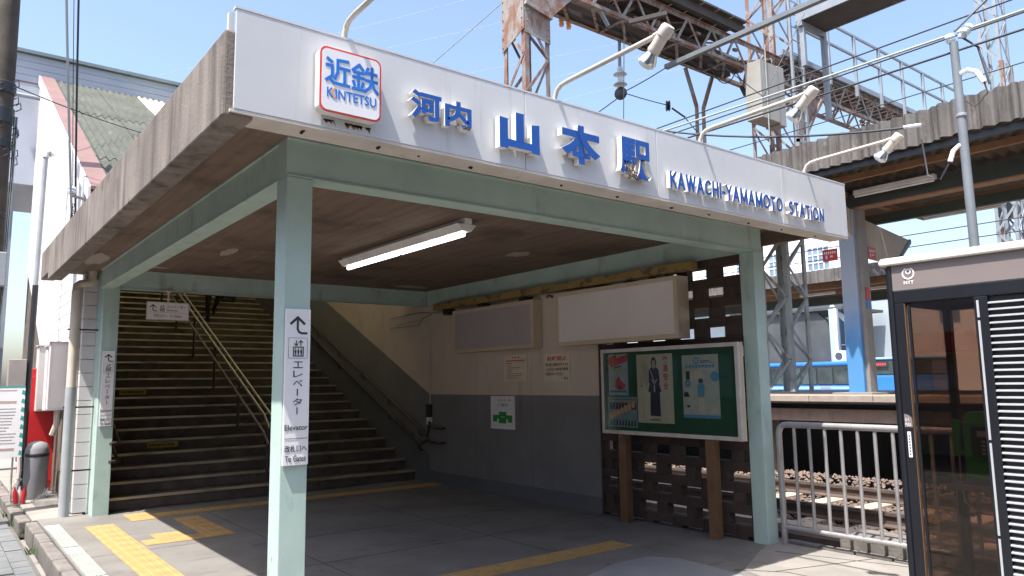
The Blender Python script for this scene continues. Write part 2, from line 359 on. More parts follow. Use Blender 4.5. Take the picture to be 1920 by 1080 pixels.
# ---- lettering
_TC = {}
def text_geo(body, offset=0., depth=True):
    k = (body, offset, depth)
    if k in _TC: return _TC[k]
    c = bpy.data.curves.new('t', 'FONT'); c.body = body; c.size = 1; c.offset = offset; c.extrude = .5 if depth else 0
    c.resolution_u = 4; c.space_line = 1.05
    o = bpy.data.objects.new('t', c)
    me = bpy.data.meshes.new_from_object(o)
    vs = [tuple(v.co) for v in me.vertices]; fs = [tuple(p.vertices) for p in me.polygons]
    fr = [p.normal.z > .5 for p in me.polygons]
    bpy.data.objects.remove(o); bpy.data.curves.remove(c); bpy.data.meshes.remove(me)
    xs = [v[0] for v in vs]; ys = [v[1] for v in vs]
    _TC[k] = (vs, fs, fr, min(xs), max(xs), min(ys), max(ys)); return _TC[k]
class Face:
    """a flat writing plane: origin at its lower left, ux to the right, up, n towards the reader"""
    def __init__(s, org, ux, n, up=(0, 0, 1)):
        s.o = Vector(org); s.x = Vector(ux); s.n = Vector(n); s.y = Vector(up)
    def p(s, x, y, d=0.): return s.o+s.x*x+s.y*y+s.n*d
    def text(s, name, body, x, y, w, h, parent, mats='ink', depth=.0015, d0=.001, offset=0., keep=False):
        vs, fs, fr, a, b, c, d = text_geo(body, offset)
        kx = w/(b-a); ky = h/(d-c)
        if keep:
            k = min(kx, ky); x += (w-k*(b-a))/2; y += (h-k*(d-c))/2; kx = ky = k
        mb = MB(); mb.v = [tuple(s.p(x+(v[0]-a)*kx, y+(v[1]-c)*ky, d0+(v[2]+.5)*depth)) for v in vs]
        mb.f = fs; mb.m = [1 if q else 0 for q in fr]
        return mb.build(name, mats, parent)
    def rect(s, mb, x0, y0, x1, y1, d0=.001, d1=.002, m=0):
        return mb.prism([s.p(x0, y0, d0), s.p(x1, y0, d0), s.p(x1, y1, d0), s.p(x0, y1, d0)], s.n*(d1-d0), m)
    def poly(s, mb, pts, d0=.001, d1=.002, m=0):
        return mb.prism([s.p(x, y, d0) for x, y in pts], s.n*(d1-d0), m)
    def stroke(s, mb, pts, w, d0=.001, d1=.002, m=0):
        for (a, b), (c, d) in zip(pts[:-1], pts[1:]):
            L = math.hypot(c-a, d-b) or 1; nx, ny = -(d-b)/L*w/2, (c-a)/L*w/2
            ex, ey = (c-a)/L*w*.3, (d-b)/L*w*.3
            Face.k = (getattr(Face, 'k', 0)+1) % 24
            s.poly(mb, [(a-ex+nx, b-ey+ny), (a-ex-nx, b-ey-ny), (c+ex-nx, d+ey-ny), (c+ex+nx, d+ey+ny)], d0, d1+Face.k*5e-5, m)
        return mb
    def ring(s, mb, x, y, r, w, a0=0, a1=360, n=24, d0=.001, d1=.002, m=0):
        pts = [(x+r*math.cos(R_(a0+(a1-a0)*i/n)), y+r*math.sin(R_(a0+(a1-a0)*i/n))) for i in range(n+1)]
        return s.stroke(mb, pts, w, d0, d1, m)
def rrect(x0, y0, x1, y1, r, n=6):
    out = []
    for cx, cy, a in ((x1-r, y0+r, -90), (x1-r, y1-r, 0), (x0+r, y1-r, 90), (x0+r, y0+r, 180)):
        out += [(cx+r*math.cos(R_(a+90*i/n)), cy+r*math.sin(R_(a+90*i/n))) for i in range(n+1)]
    return out
def sag(a, b, s, n=14):
    a = Vector(a); b = Vector(b)
    return [a.lerp(b, i/n)-Vector((0, 0, s*4*(i/n)*(1-i/n))) for i in range(n+1)]
def clip(poly, ax, val, keep_ge):
    """Sutherland-Hodgman against coordinate ax >= / <= val (2D)"""
    out = []
    for i in range(len(poly)):
        a = poly[i]; b = poly[(i+1) % len(poly)]
        ia = (a[ax] >= val) == keep_ge or a[ax] == val; ib = (b[ax] >= val) == keep_ge or b[ax] == val
        if ia: out.append(a)
        if ia != ib:
            t = (val-a[ax])/(b[ax]-a[ax]); out.append((a[0]+(b[0]-a[0])*t, a[1]+(b[1]-a[1])*t))
    return out

# ================================================================== SETTING: ground, floor, road
struct(MB().box(-400, 400, -400, 600, -.9, -.25).build('ground', 'ground_far'))
road = struct(MB().box(-9, -.62, -30, 40, -.24, -.15).build('road', 'asphalt'))
floor = MB()
floor.box(-.42, 5.22, -7.0, 6.72, -.24, 0)
floor = struct(floor.build('entrance_floor', 'floor_concrete', bevel=.012))
pav = struct(MB().box(-.46, .1, 6.75, 14, -.24, -.012).build('side_pavement', 'apron_concrete', bevel=.01))
# concrete apron at the front right and an older grey patch with a rounded outline
ap = MB().prism([(3.86, -7, 0), (5.2, -7, 0), (5.2, .1, 0), (4.6, -.12, 0), (3.95, -.42, 0), (3.7, -1.2, 0)], (0, 0, .004))
struct(ap.build('front_apron', 'apron_concrete'))
pp = [(2.3, -.05, 0), (2.83, .31, 0), (3.35, .46, 0), (3.72, .44, 0), (3.87, .22, 0), (3.86, -.1, 0), (3.82, -.4, 0), (3.6, -1.2, 0), (2.4, -1.2, 0)]
struct(MB().prism(pp, (0, 0, .0035)).build('floor_patch', 'patch_concrete'))
# expansion joints cut as thin dark strips in the apron
jj = MB()
for a, b in (((4.1, -.62), (5.19, -.95)), ((3.9, -.36), (4.15, -.7)), ((4.15, -.7), (4.2, -1.6)), ((4.75, -.2), (5.19, -1.7))):
    jj.beam((a[0], a[1], .0045), (b[0], b[1], .0045), .012, .002)
jj.build('joint', 'dark_gap', floor)
for a, b in (((1.35, 1.2), (1.35, 5.8)), ((3.2, 1.2), (3.2, 5.8)), ((1.1, 3.4), (4.9, 3.4)), ((-.25, 3.9), (.75, 3.9)), ((-.25, 2.2), (4.9, 2.2))):
    MB().beam((a[0], a[1], .0006), (b[0], b[1], .0006), .007, .001).build('joint', 'dark_gap', floor)
random.seed(21)
for q in range(46):
    x, y, r = random.uniform(.4, 4.8), random.uniform(-.5, 5.6), random.uniform(.008, .022)
    MB().prism([(x+r*math.cos(a*.785)*random.uniform(.7, 1.2), y+r*math.sin(a*.785)*random.uniform(.7, 1.2), .0005) for a in range(8)], (0, 0, .0012)).build('gum_spot', 'black_paint', floor)
random.seed(9)
# tactile paving: each tile an object with raised bars or studs, sharing two meshes
def tile_mesh(kind, s=.297):
    mb = MB().box(-s/2, s/2, -s/2, s/2, 0, .004)
    if kind == 'bar':
        for i in range(4):
            x = -s/2+s*(i+.5)/4
            mb.hexa([(x-.018, -s*.46, .004), (x+.018, -s*.46, .004), (x+.018, s*.46, .004), (x-.018, s*.46, .004),
                     (x-.011, -s*.445, .009), (x+.011, -s*.445, .009), (x+.011, s*.445, .009), (x-.011, s*.445, .009)])
    else:
        for i in range(5):
            for j in range(5):
                x = -s/2+s*(i+.5)/5; y = -s/2+s*(j+.5)/5
                a = .014; b = .008
                mb.hexa([(x-a, y-a, .004), (x+a, y-a, .004), (x+a, y+a, .004), (x-a, y+a, .004), (x-b, y-b, .009), (x+b, y-b, .009), (x+b, y+b, .009), (x-b, y+b, .009)])
    return mb.mesh('tactile_tile_'+kind, 'tactile_yellow')
TB, TD = tile_mesh('bar'), tile_mesh('dot')
def tiles(x0, nx, y0, ny, me, rot=0, z=.001):
    for i in range(nx):
        for j in range(ny):
            o = put('tactile_tile', me, floor, 0, (x0+.15+.3*i, y0+.15+.3*j, z+random.uniform(0, .0006)))
            o.rotation_euler[2] = rot
tiles(-.05, 1, -.6, 20, TB)                 # long strip beside the kerb ...
tiles(-.05, 1, 5.4, 1, TD)
tiles(.46, 1, 5.72, 2, TD)
tiles(.28, 2, 4.1, 1, TB, math.pi/2)
tiles(.43, 1, 4.4, 1, TD)
tiles(.76+.12, 1, 4.1, 5, TB)
tiles(.78, 14, 5.86, 1, TD)
tiles(.66, 11, .83, 1, TD)
# worn kerb: stones along the road, ribbed pale edging strip on top
ys = -3.0; k = 0
while ys < 6.6:
    L = random.uniform(.5, .62); L = min(L, 6.62-ys)
    mb = MB().box(-.545+random.uniform(-.006, .006), -.424, ys+.008, ys+L-.008, -.22, -.012+random.uniform(-.01, .004))
    mb.build('kerb_stone', 'kerb_stone', floor, bevel=.016); ys += L
ys = 6.85
while ys < 13.6:
    L = random.uniform(.5, .65)
    MB().box(-.60+random.uniform(-.012, .012), -.463, ys+.01, ys+L-.012, -.23, -.03+random.uniform(-.02, .01)).build('kerb_stone', 'kerb_stone', pav, bevel=.02); ys += L
for y0, y1, white in ((5.72, 6.1, 1), (4.55, 5.7, 0), (4.2, 4.53, 1), (3.05, 4.18, 0), (2.75, 3.03, 1), (1.5, 2.73, 0)):
    mb = MB().box(-.405, -.255, y0, y1, 0, .004)
    if not white:
        for i in range(5): mb.box(-.398+i*.029, -.382+i*.029, y0, y1, .004, .008)
    mb.build('edging_strip', 'strip_white' if white else 'nosing_strip', floor)
# small paving tiles in the gutter of the road
for i in range(6):
    for j in range(18):
        x = -.74-.16*i; y = 2.2+.32*j+(.08 if i % 2 else 0)
        if random.random() < .04: continue
        MB().box(x-.076, x+.076, y-.152, y+.152, -.15, -.136+random.uniform(-.004, .003)).build('paving_tile', 'pave_grey' if i < 3 else 'pave_pink', road)
# weeds in the kerb gap
for (x, y) in ((-.56, 6.7), (-.61, 7.4), (-.62, 8.3), (-.6, 5.3), (-.43, 6.78)):
    wd = MB()
    for q in range(16):
        a = random.uniform(0, 6.28); l = random.uniform(.03, .09); bx = x+random.uniform(-.04, .04); by = y+random.uniform(-.06, .06)
        t = V(bx+math.cos(a)*l*.6, by+math.sin(a)*l*.6, -.14+l)
        wd.prism([(bx-.006, by, -.15), (bx+.006, by, -.15), t], (0, .004, .001))
    tag(wd.build('weed', 'weed'), 'tuft of weeds in the kerb gap %s' % {6.7: 'where the two kerbs meet', 7.4: 'just beyond the broken kerb end', 8.3: 'beside the far pavement kerb', 5.3: 'nearest along the gutter', 6.78: 'on the corner of the entrance floor'}[y], 'weed', 'weeds along the kerb')

# ================================================================== canopy of the station entrance
can = thing('entrance_canopy', 'concrete entrance canopy on pale green steel posts and beams', 'canopy', (2.4, 3, 0))
# slab with downturned edges
MB().box(-.38, 5.30, -.60, 7.118, 3.137, 3.30).build('slab', 'soffit_concrete', can)
fz = MB()
fz.box(-.53, -.38, -.765, 6.12, 2.913, 3.36); fz.box(-.53, -.38, 6.12, 6.9, 3.0, 3.36)
fz.build('side_fascia', 'fascia_concrete', can, bevel=.012)
MB().box(-.379, 5.33, -.765, -.60, 2.96, 3.36).build('front_fascia', 'fascia_concrete', can)
MB().box(5.30, 5.36, -.59, 6.9, 3.0, 3.30).build('side_fascia', 'soffit_concrete', can)
lip = MB()      # ragged drip edge left on the soffit beside the fascia
for i in range(40):
    y = -.5+i*.165; d = random.uniform(.01, .035)
    lip.box(-.379, -.379+d*1.6, y, y+.163, 3.137-d, 3.1365)
lip.build('drip_edge', 'soffit_concrete', can)
for (cx, cy, rx, ry) in ((3.95, 2.58, .13, .2), (1.05, 4.3, .09, .3), (.55, 5.9, .25, .12), (-.12, 5.6, .16, .5), (4.4, 5.9, .3, .14)):
    MB().prism([(cx+rx*math.cos(a*.3927)*random.uniform(.7, 1.1), cy+ry*math.sin(a*.3927)*random.uniform(.7, 1.1), 3.1335) for a in range(16)], (0, 0, .003)).build('peeled_patch', 'plaster_pale', can)
def post(x0, x1, y0, y1, z1):
    return MB().box(x0, x1, y0, y1, -.02, z1).build('post', 'green_paint', can, bevel=.006)
post(.085, .254, -.011, .155, 2.886)
post(4.939, 5.108, -.011, .155, 2.886)
post(.135, .325, 6.45, 7.1, 3.136)
def ibeam(name, p, q, w=.165):
    """steel beam between two points at flange level: web plate set in slightly, flange plates top and bottom"""
    (x0, y0), (x1, y1) = p, q
    z0, z1 = 2.887, 3.1355
    if x0 == x1:
        mb = MB().box(x0-w/2+.012, x0+w/2-.012, y0, y1, z0+.012, z1-.01); mb.box(x0-w/2, x0+w/2, y0, y1, z0, z0+.012); mb.box(x0-w/2, x0+w/2, y0, y1, z1-.01, z1)
    else:
        mb = MB().box(x0, x1, y0-w/2+.012, y0+w/2-.012, z0+.012, z1-.01); mb.box(x0, x1, y0-w/2, y0+w/2, z0, z0+.012); mb.box(x0, x1, y0-w/2, y0+w/2, z1-.01, z1)
    return mb.build(name, 'green_paint', can)
ibeam('beam', (.087, .072), (5.106, .072))
ibeam('beam', (.1695, .1565), (.1695, 6.448))
ibeam('beam', (5.0235, .1565), (5.0235, 6.34))
ibeam('beam', (.327, 6.425), (5.1, 6.425))
# beige rainwater elbow coming out of the slab beside the rear post
MB().tube([(.04, 6.72, 3.14), (.04, 6.72, 3.03), (.02, 6.71, 2.985), (-.03, 6.71, 2.97), (-.10, 6.71, 2.96), (-.135, 6.71, 2.93), (-.14, 6.71, 2.88)], .052, 12).build('elbow_pipe', 'pipe_beige', can, True)
# brown handrail stubs on the rear post are part of the left stair rail (built below)

# fluorescent batten under the slab
fl = thing('ceiling_light', 'long white fluorescent batten light under the canopy ceiling', 'light', (2.33, 2.5, 3.13))
f = MB().prism([(2.22, 1.3, 3.085), (2.44, 1.3, 3.085), (2.38, 1.3, 3.02), (2.28, 1.3, 3.02)], (0, 2.6, 0)); f.build('fitting', 'tube_white', fl, bevel=.004)
MB().box(2.29, 2.37, 1.28, 3.92, 3.086, 3.1365).build('mounting', 'tube_white', fl)
MB().tube([(2.33, 1.36, 2.995), (2.33, 2.55, 2.995)], .02, 10).build('tube', 'tube_lit', fl, True)
MB().tube([(2.33, 2.62, 2.995), (2.33, 3.84, 2.995)], .02, 10).build('tube', 'tube_lit', fl, True)

# ================================================================== station name sign
SY = -.786
sg = thing('station_sign', 'long white station name sign with raised blue lettering on canopy front', 'sign', (2.4, SY, 2.95))
for a, b in ((-.485, 1.352), (1.356, 2.622), (2.626, 4.264), (4.268, 5.379)):
    MB().box(a, b, SY, SY+.012, 2.951, 3.47).build('panel', 'sign_white', sg, bevel=.003)
MB().box(-.49, 5.381, SY-.002, SY+.04, 3.4705, 3.482).build('top_cap', 'sign_white', sg)
us = MB().box(-.50, 5.379, SY+.002, SY+.19, 2.934, 2.9495); us.build('underside_trim', 'sign_trim', sg)
for q in (-.1, .35, .62, 1.0, 1.75, 2.3, 2.9, 3.35, 3.9, 4.4, 4.95):
    MB().tube([(q, SY+random.uniform(.06, .13), 2.9345), (q+.001, SY+.1, 2.930)], random.uniform(.008, .016), 7).build('screw_hole', 'dark_gap', sg)
fr = MB().box(-.512, -.487, SY+.03, SY+.06, 2.95, 3.455); fr.build('end_frame', 'sign_white', sg)
MB().box(-.475, -.46, SY+.014, SY+.02, 2.96, 3.45).build('end_gap_shade', 'dark_gap', sg)  # dark strip painted in for the shade between panel and end frame
MB().box(5.366, 5.379, SY+.013, SY+.19, 2.951, 3.468).build('end_plate', 'sign_white', sg)
FS = Face((0, SY, 0), (1, 0, 0), (0, -1, 0))
for ch, x, y, w_, h_, of in (('河', .475, 3.097, .207, .17, .038), ('内', .705, 3.092, .19, .165, .04), ('駅', 2.165, 3.035, .33, .29, .036)):
    FS.text('letter', ch, x, y, w_, h_, sg, ['letter_side', 'letter_blue'], .046, .012, of)
def solid(x, y, w_, h_, polys):
    """a character cut from thick board: polygons in unit coordinates, blue front on pale sides"""
    mb = MB()
    for k_, pl_ in enumerate(polys):
        q = [(x+a*w_, y+b*h_) for a, b in pl_]
        FS.poly(mb, q, .012, .0575, 0); FS.poly(mb, q, .0576, .0592+.0003*k_, 1)
    mb.build('letter', ['letter_side', 'letter_blue'], sg)
solid(1.105, 3.042, .32, .245, [[(0, 0), (.2, 0), (.2, .75), (.23, .78), (0, .8)], [(.2, .06), (.8, .06), (.8, .25), (.2, .25)], [(.8, 0), (1, 0), (1, .8), (.8, .76)], [(.4, .25), (.6, .25), (.6, .97), (.62, 1), (.4, 1)]])
solid(1.615, 3.045, .355, .27, [[(.42, 0), (.58, 0), (.58, 1), (.42, 1)], [(.02, .66), (.98, .66), (.98, .84), (.02, .84)], [(.27, .17), (.73, .17), (.73, .31), (.27, .31)],
    [(.36, .66), (.52, .66), (.46, .52), (.32, .33), (.14, .19), (0, .32), (.17, .44), (.29, .55)], [(.48, .66), (.64, .66), (.71, .55), (.83, .44), (1, .32), (.86, .19), (.68, .33), (.54, .52)]])
def arc(cx, cy, rx, ry, a0, a1, n=12): return [(cx+rx*math.cos(R_(a0+(a1-a0)*i/n)), cy+ry*math.sin(R_(a0+(a1-a0)*i/n))) for i in range(n+1)]
GL = {'K': (.62, [[(.09, 0), (.09, 1)], [(.58, 1), (.13, .46)], [(.24, .58), (.6, 0)]]), 'A': (.74, [[(.07, 0), (.37, 1)], [(.67, 0), (.37, 1)], [(.18, .3), (.56, .3)]]),
      'W': (.98, [[(.07, 1), (.28, 0)], [(.28, 0), (.49, 1)], [(.49, 1), (.7, 0)], [(.7, 0), (.91, 1)]]), 'C': (.7, [arc(.4, .5, .31, .43, 45, 315)]),
      'H': (.66, [[(.09, 0), (.09, 1)], [(.57, 0), (.57, 1)], [(.09, .5), (.57, .5)]]), 'I': (.18, [[(.09, 0), (.09, 1)]]), '-': (.3, [[(.03, .42), (.27, .42)]]),
      'Y': (.66, [[(.06, 1), (.33, .5)], [(.6, 1), (.33, .5)], [(.33, .5), (.33, 0)]]), 'M': (.84, [[(.09, 0), (.09, 1)], [(.09, 1), (.42, .12)], [(.42, .12), (.75, 1)], [(.75, 0), (.75, 1)]]),
      'O': (.82, [arc(.41, .5, .33, .43, 0, 360, 18)]), 'T': (.6, [[(.02, .92), (.58, .92)], [(.3, 0), (.3, .92)]]), 'N': (.68, [[(.09, 0), (.09, 1)], [(.09, 1), (.59, 0)], [(.59, 0), (.59, 1)]]),
      'S': (.6, [arc(.3, .74, .21, .19, 40, 270, 9)+arc(.3, .265, .22, .2, 90, -140, 9)])}
def latin(word, x0, x1, y, h, depth, sw_):
    tot = sum(GL[c][0] for c in word)+.13*(len(word)-1); k_ = (x1-x0)/tot; x = x0
    for c in word:
        mb = MB()
        for pts_ in GL[c][1]:
            q = [(x+a*k_, y+b*h) for a, b in pts_]
            FS.stroke(mb, q, sw_, .010, depth, 0)
            FS.stroke(mb, q, sw_, depth+.0013, depth+.002, 1)
        mb.build('letter', ['letter_side', 'letter_blue'], sg); x += (GL[c][0]+.13)*k_
latin('KAWACHI-YAMAMOTO', 2.71, 4.195, 3.038, .116, .045, .0215)
latin('STATION', 4.295, 4.87, 3.034, .114, .045, .0215)
# bird nest remains caught in the last big character
bn = MB()
for q in range(14):
    bn.tube([(2.20+random.uniform(0, .12), SY-.07, 3.10+random.uniform(-.05, .03)), (2.24+random.uniform(0, .14), SY-.06, 3.06+random.uniform(-.06, .03))], .003, 4)
tag(bn.build('nest_scraps', 'leg_brown'), 'scraps of straw caught under the last big blue character', 'straw')

# railway logo box
lg = thing('logo_sign', 'square white railway logo box with red rounded outline', 'sign', (.105, SY-.07, 3.01))
FL = Face((-.074, SY, 3.012), (1, 0, 0), (0, -1, 0))
bx = MB(); FL.poly(bx, rrect(0, 0, .356, .356, .04), .012, .068); bx.build('case', 'letter_side', lg)
bx = MB(); FL.poly(bx, rrect(0, 0, .356, .356, .04), .0685, .0715); bx.build('red_border', 'logo_red', lg)
bx = MB(); FL.poly(bx, rrect(.011, .011, .345, .345, .033), .072, .0735); bx.build('face', 'plain_white', lg)
kin = MB()      # the two characters, drawn as strokes
W_ = .0165
def st(*pts): FL.stroke(kin, pts, W_, .074, .0755)
for pts in ([(.04, .292), (.066, .276)], [(.035, .255), (.068, .255), (.068, .200), (.035, .172)], [(.05, .187), (.078, .163), (.165, .163)],
            [(.158, .297), (.098, .292), (.098, .225), (.083, .188)], [(.098, .252), (.166, .252)], [(.138, .252), (.138, .178)],
            # iron
            [(.222, .298), (.184, .262)], [(.222, .298), (.246, .272)], [(.192, .254), (.247, .254)], [(.186, .226), (.250, .226)], [(.218, .254), (.218, .163)], [(.188, .20), (.196, .178)], [(.246, .20), (.240, .178)], [(.183, .16), (.254, .16)],
            [(.272, .290), (.262, .258)], [(.268, .264), (.326, .264)], [(.262, .222), (.330, .222)], [(.298, .298), (.298, .222), (.286, .186), (.258, .158)], [(.298, .222), (.310, .186), (.334, .158)]):
    st(*pts)
kin.build('lettering', 'logo_blue', lg)
FL.text('lettering', 'K', .04, .082, .036, .052, lg, 'logo_blue', .002, .0738, .012)
FL.text('lettering', 'INTETSU', .088, .080, .236, .053, lg, 'logo_blue', .002, .0738, .012)
ch_ = MB(); FL.stroke(ch_, [(.084, .134), (.066, .108), (.084, .082)], .009, .074, .0757); ch_.build('chevron', 'logo_orange', lg)
# soot under the box
so = MB()
for q in range(18):
    a = random.uniform(-.05, .25); FS.poly(so, [(a, 3.005-random.uniform(0, .01)), (a+random.uniform(.01, .05), 3.0), (a+.02, 2.985-random.uniform(0, .02))], .0005, .0012)
stuff(so.build('soot_mark', 'leg_brown', sg))

# ================================================================== spot lamps on bent arms
def lamp(x, which, dy=0.):
    t = thing('sign_lamp', which, 'lamp', (x, SY+.02, 3.48), 'spot lamps along the sign top')
    dy_ = dy
    MB().tube([(x, SY+.02, 3.40), (x, SY+.015, 3.50), (x, SY-.012, 3.545), (x, SY-.05, 3.565), (x, SY-.12, 3.572), (x, SY-.88+dy_, 3.585)], .0155, 10).build('arm', 'lamp_cream', t, True)
    e = V(x, SY-.955+dy_, 3.585); ax = V(0, .165, -.145).normalized()
    s = MB(); s.lathe([(.0, -.035), (.034, -.035), (.042, -.02), (.042, .03), (.036, .033), (.036, .105), (.04, .125), (.038, .135)], e, ax, 16)
    s.tube([e-ax*.01, (x, SY-.87+dy_, 3.585)], .02, 8)
    s.build('socket', 'lamp_cream', t, True)
    b = MB(); b.lathe([(.03, .133), (.036, .15), (.05, .175), (.058, .20)], e, ax, 18, 0); b.lathe([(.0585, .2005), (.052, .218), (.035, .23), (.0, .234)], e, ax, 18, 1)
    b.build('bulb', ['mirror_bulb', 'frost_bulb'], t, True)
lamp(.1, 'spot lamp on bent arm above the railway logo, mostly out of frame')
lamp(1.63, 'spot lamp on bent arm above the second big blue character')
lamp(3.17, 'spot lamp on bent arm above the small latin lettering')
lamp(4.69, 'spot lamp on bent arm nearest the right end of the sign', .12)

# ================================================================== elevator plates and hanging sign
def arrow(face, mb, x, y, s):
    face.stroke(mb, [(x, y+s*.62), (x+s*.42, y+s), (x+s*.84, y+s*.62)], s*.15)
    face.stroke(mb, [(x+s*.42, y+s*.93), (x+s*.42, y+s*.3), (x+s*.5, y+s*.12), (x+s*.68, y+s*.05), (x+s, y+s*.05)], s*.13)
def lift_icon(face, mb, x, y, s):
    for a, b in (((0, 0), (s*.62, 0)), ((s*.62, 0), (s*.62, s*.55)), ((s*.62, s*.55), (0, s*.55)), ((0, s*.55), (0, 0))):
        face.stroke(mb, [(x+a[0], y+a[1]), (x+b[0], y+b[1])], s*.06)
    for i in range(3):
        cx = x+s*(.13+.18*i)
        face.poly(mb, [(cx-s*.06, y+s*.2), (cx+s*.06, y+s*.2), (cx+s*.06, y+s*.36), (cx-s*.06, y+s*.36)])
        face.poly(mb, [(cx-s*.035, y+s*.05), (cx+s*.035, y+s*.05), (cx+s*.035, y+s*.2), (cx-s*.035, y+s*.2)])
        face.poly(mb, [(cx+s*.045*math.cos(q*1.047), y+s*.43+s*.045*math.sin(q*1.047)) for q in range(6)])
    face.stroke(mb, [(x+s*.17, y+s*.95), (x+s*.17, y+s*.65), (x+s*.05, y+s*.76)], s*.055); face.stroke(mb, [(x+s*.17, y+s*.65), (x+s*.29, y+s*.76)], s*.055)
    face.stroke(mb, [(x+s*.46, y+s*.65), (x+s*.46, y+s*.95), (x+s*.34, y+s*.84)], s*.055); face.stroke(mb, [(x+s*.46, y+s*.95), (x+s*.58, y+s*.84)], s*.055)
def plate(x0, x1, yf, z0, z1, label, small=False):
    t = thing('elevator_plate', label, 'sign', ((x0+x1)/2, yf, z0), 'elevator plates on the canopy posts')
    w_ = x1-x0; h_ = z1-z0
    F = Face((x0, yf, z0), (1, 0, 0), (0, -1, 0))
    mb = MB(); F.rect(mb, 0, 0, w_, h_, -.018, 0); mb.build('plate', 'plain_white', t, bevel=.002)
    k = w_/.155
    mb = MB(); arrow(F, mb, w_*.2, h_-.152*k, .1*k); mb.build('arrow', 'ink', t)
    mb = MB(); lift_icon(F, mb, w_*.32, h_-.285*k, .098*k)
    for a in (((.1, .0), (.9, 0)), ((.9, 0), (.9, 1)), ((.9, 1), (.1, 1)), ((.1, 1), (.1, 0))):
        F.stroke(mb, [(w_*q[0]*.94+w_*.03, h_-.298*k+q[1]*.122*k) for q in a], .0016*k)
    mb.build('pictogram', 'ink', t)
    y = h_-.31*k; kk = (h_-.31*k-.29*k)/6
    for ch in 'エレベ|タ|':
        y -= kk
        if ch == '|':
            mb = MB(); F.rect(mb, w_*.49, y+kk*.15, w_*.535, y+kk*.9); mb.build('lettering', 'ink', t)
        else:
            F.text('lettering', ch, w_*.33, y+kk*.14, w_*.38, kk*.72, t, 'ink')
    F.text('lettering', 'Elevator', w_*.04, .205*k, w_*.92, .032*k, t, 'ink')
    mb = MB(); F.rect(mb, w_*.05, .155*k, w_*.95, .158*k); mb.build('rule', 'ink', t)
    F.text('lettering', '改札口へ', w_*.06, .078*k, w_*.88, .04*k, t, 'ink')
    F.text('lettering', 'To Gates', w_*.08, .022*k, w_*.82, .036*k, t, 'ink')
plate(.094, .249, -.032, 1.13, 2.06, 'white elevator plate with black arrow on the nearest green post')
plate(.160, .300, 6.43, 1.115, 2.075, 'white elevator plate with black arrow on the rear left green post')
hs = thing('hanging_sign', 'small white elevator sign hanging from the rear beam before the stairs', 'sign', (.885, 6.3, 2.5))
MB().box(.62, 1.15, 6.29, 6.31, 2.49, 2.73).build('frame', 'alu', hs)
F = Face((.62, 6.289, 2.49), (1, 0, 0), (0, -1, 0))
mb = MB(); F.rect(mb, .012, .012, .518, .228, -.001, .001); mb.build('face', 'plain_white', hs)
MB().tube([(.885, 6.3, 2.73), (.885, 6.3, 2.89)], .012, 8).build('hanger', 'pipe_beige', hs)
MB().lathe([(.0, 0), (.05, 0), (.05, .012), (.015, .03)], (.885, 6.3, 2.886), (0, 0, -1), 12).build('hanger_cap', 'pipe_beige', hs)
mb = MB(); arrow(F, mb, .04, .115, .085); mb.build('arrow', 'ink', hs)
mb = MB(); lift_icon(F, mb, .165, .118, .085); mb.build('pictogram', 'ink', hs)
F.text('lettering', 'エレベーター', .245, .16, .25, .04, hs, 'ink'); F.text('lettering', 'Elevator', .245, .12, .145, .028, hs, 'ink')
mb = MB(); F.rect(mb, .03, .1, .5, .102); mb.build('rule', 'ink', hs)
F.text('lettering', '改札口へ', .09, .035, .16, .045, hs, 'ink'); F.text('lettering', 'To Gates', .29, .04, .14, .034, hs, 'ink')

# ================================================================== staircase
stc = bpy.data.objects.new('staircase', None); COL.objects.link(stc); stc.location = (2.6, 6.7, 0); WLOC[stc.name] = (2.6, 6.7, 0)
struct(stc, 'broad stone stairs with bright metal nosings climbing into the dark')
NST = 26; TR, RI, Y0 = .355, .16, 6.72
for n in range(1, NST+1):
    y = Y0+TR*(n-1); z = RI*n
    s = MB().box(.345, 4.966, y+.012, y+TR+.04, z-RI+.004 if n > 1 else 0, z).build('step', 'stair_stone', stc)
    if n <= 9:      # riser stones one can tell apart
        x = .35
        while x < 4.9:
            L = min(random.uniform(.42, .75), 4.962-x)
            MB().box(x+.006, x+L-.006, y+random.uniform(.001, .006), y+.03, z-RI+.006, z-.034).build('riser_stone', 'stair_stone', s, bevel=.006); x += L
    z += random.uniform(-.004, .004); y += random.uniform(-.004, .004)
    nb = MB().box(.35, 4.962, y-.014, y+.045, z, z+.006); nb.box(.35, 4.962, y-.014, y-.006, z-.026, z)
    nb.build('nosing', 'stair_brass', s)
MB().box(.345, 4.966, Y0+TR*NST, 16.2, 0, RI*NST).build('landing', 'stair_stone', stc)
for (x, n, w_) in ((1.0, 10, .42), (1.1, 5, .44)):
    y = Y0+TR*(n-1)+.011
    F = Face((x, y, RI*(n-1)+.04), (1, 0, 0), (0, -1, 0))
    t = thing('step_label', 'yellow warning label on a stair riser, %s' % ('upper of the two' if n == 10 else 'lower of the two'), 'label', (x, y, RI*(n-1)+.04), 'yellow labels on the stair risers')
    mb = MB(); F.rect(mb, 0, 0, w_, .085, .006, .010); mb.build('plate', 'yellow_label', t)
    mb = MB()
    for i in range(11): F.rect(mb, .03+i*.033, .025, .05+i*.033, .06, .0105, .0115)
    mb.build('print', 'ink', t)

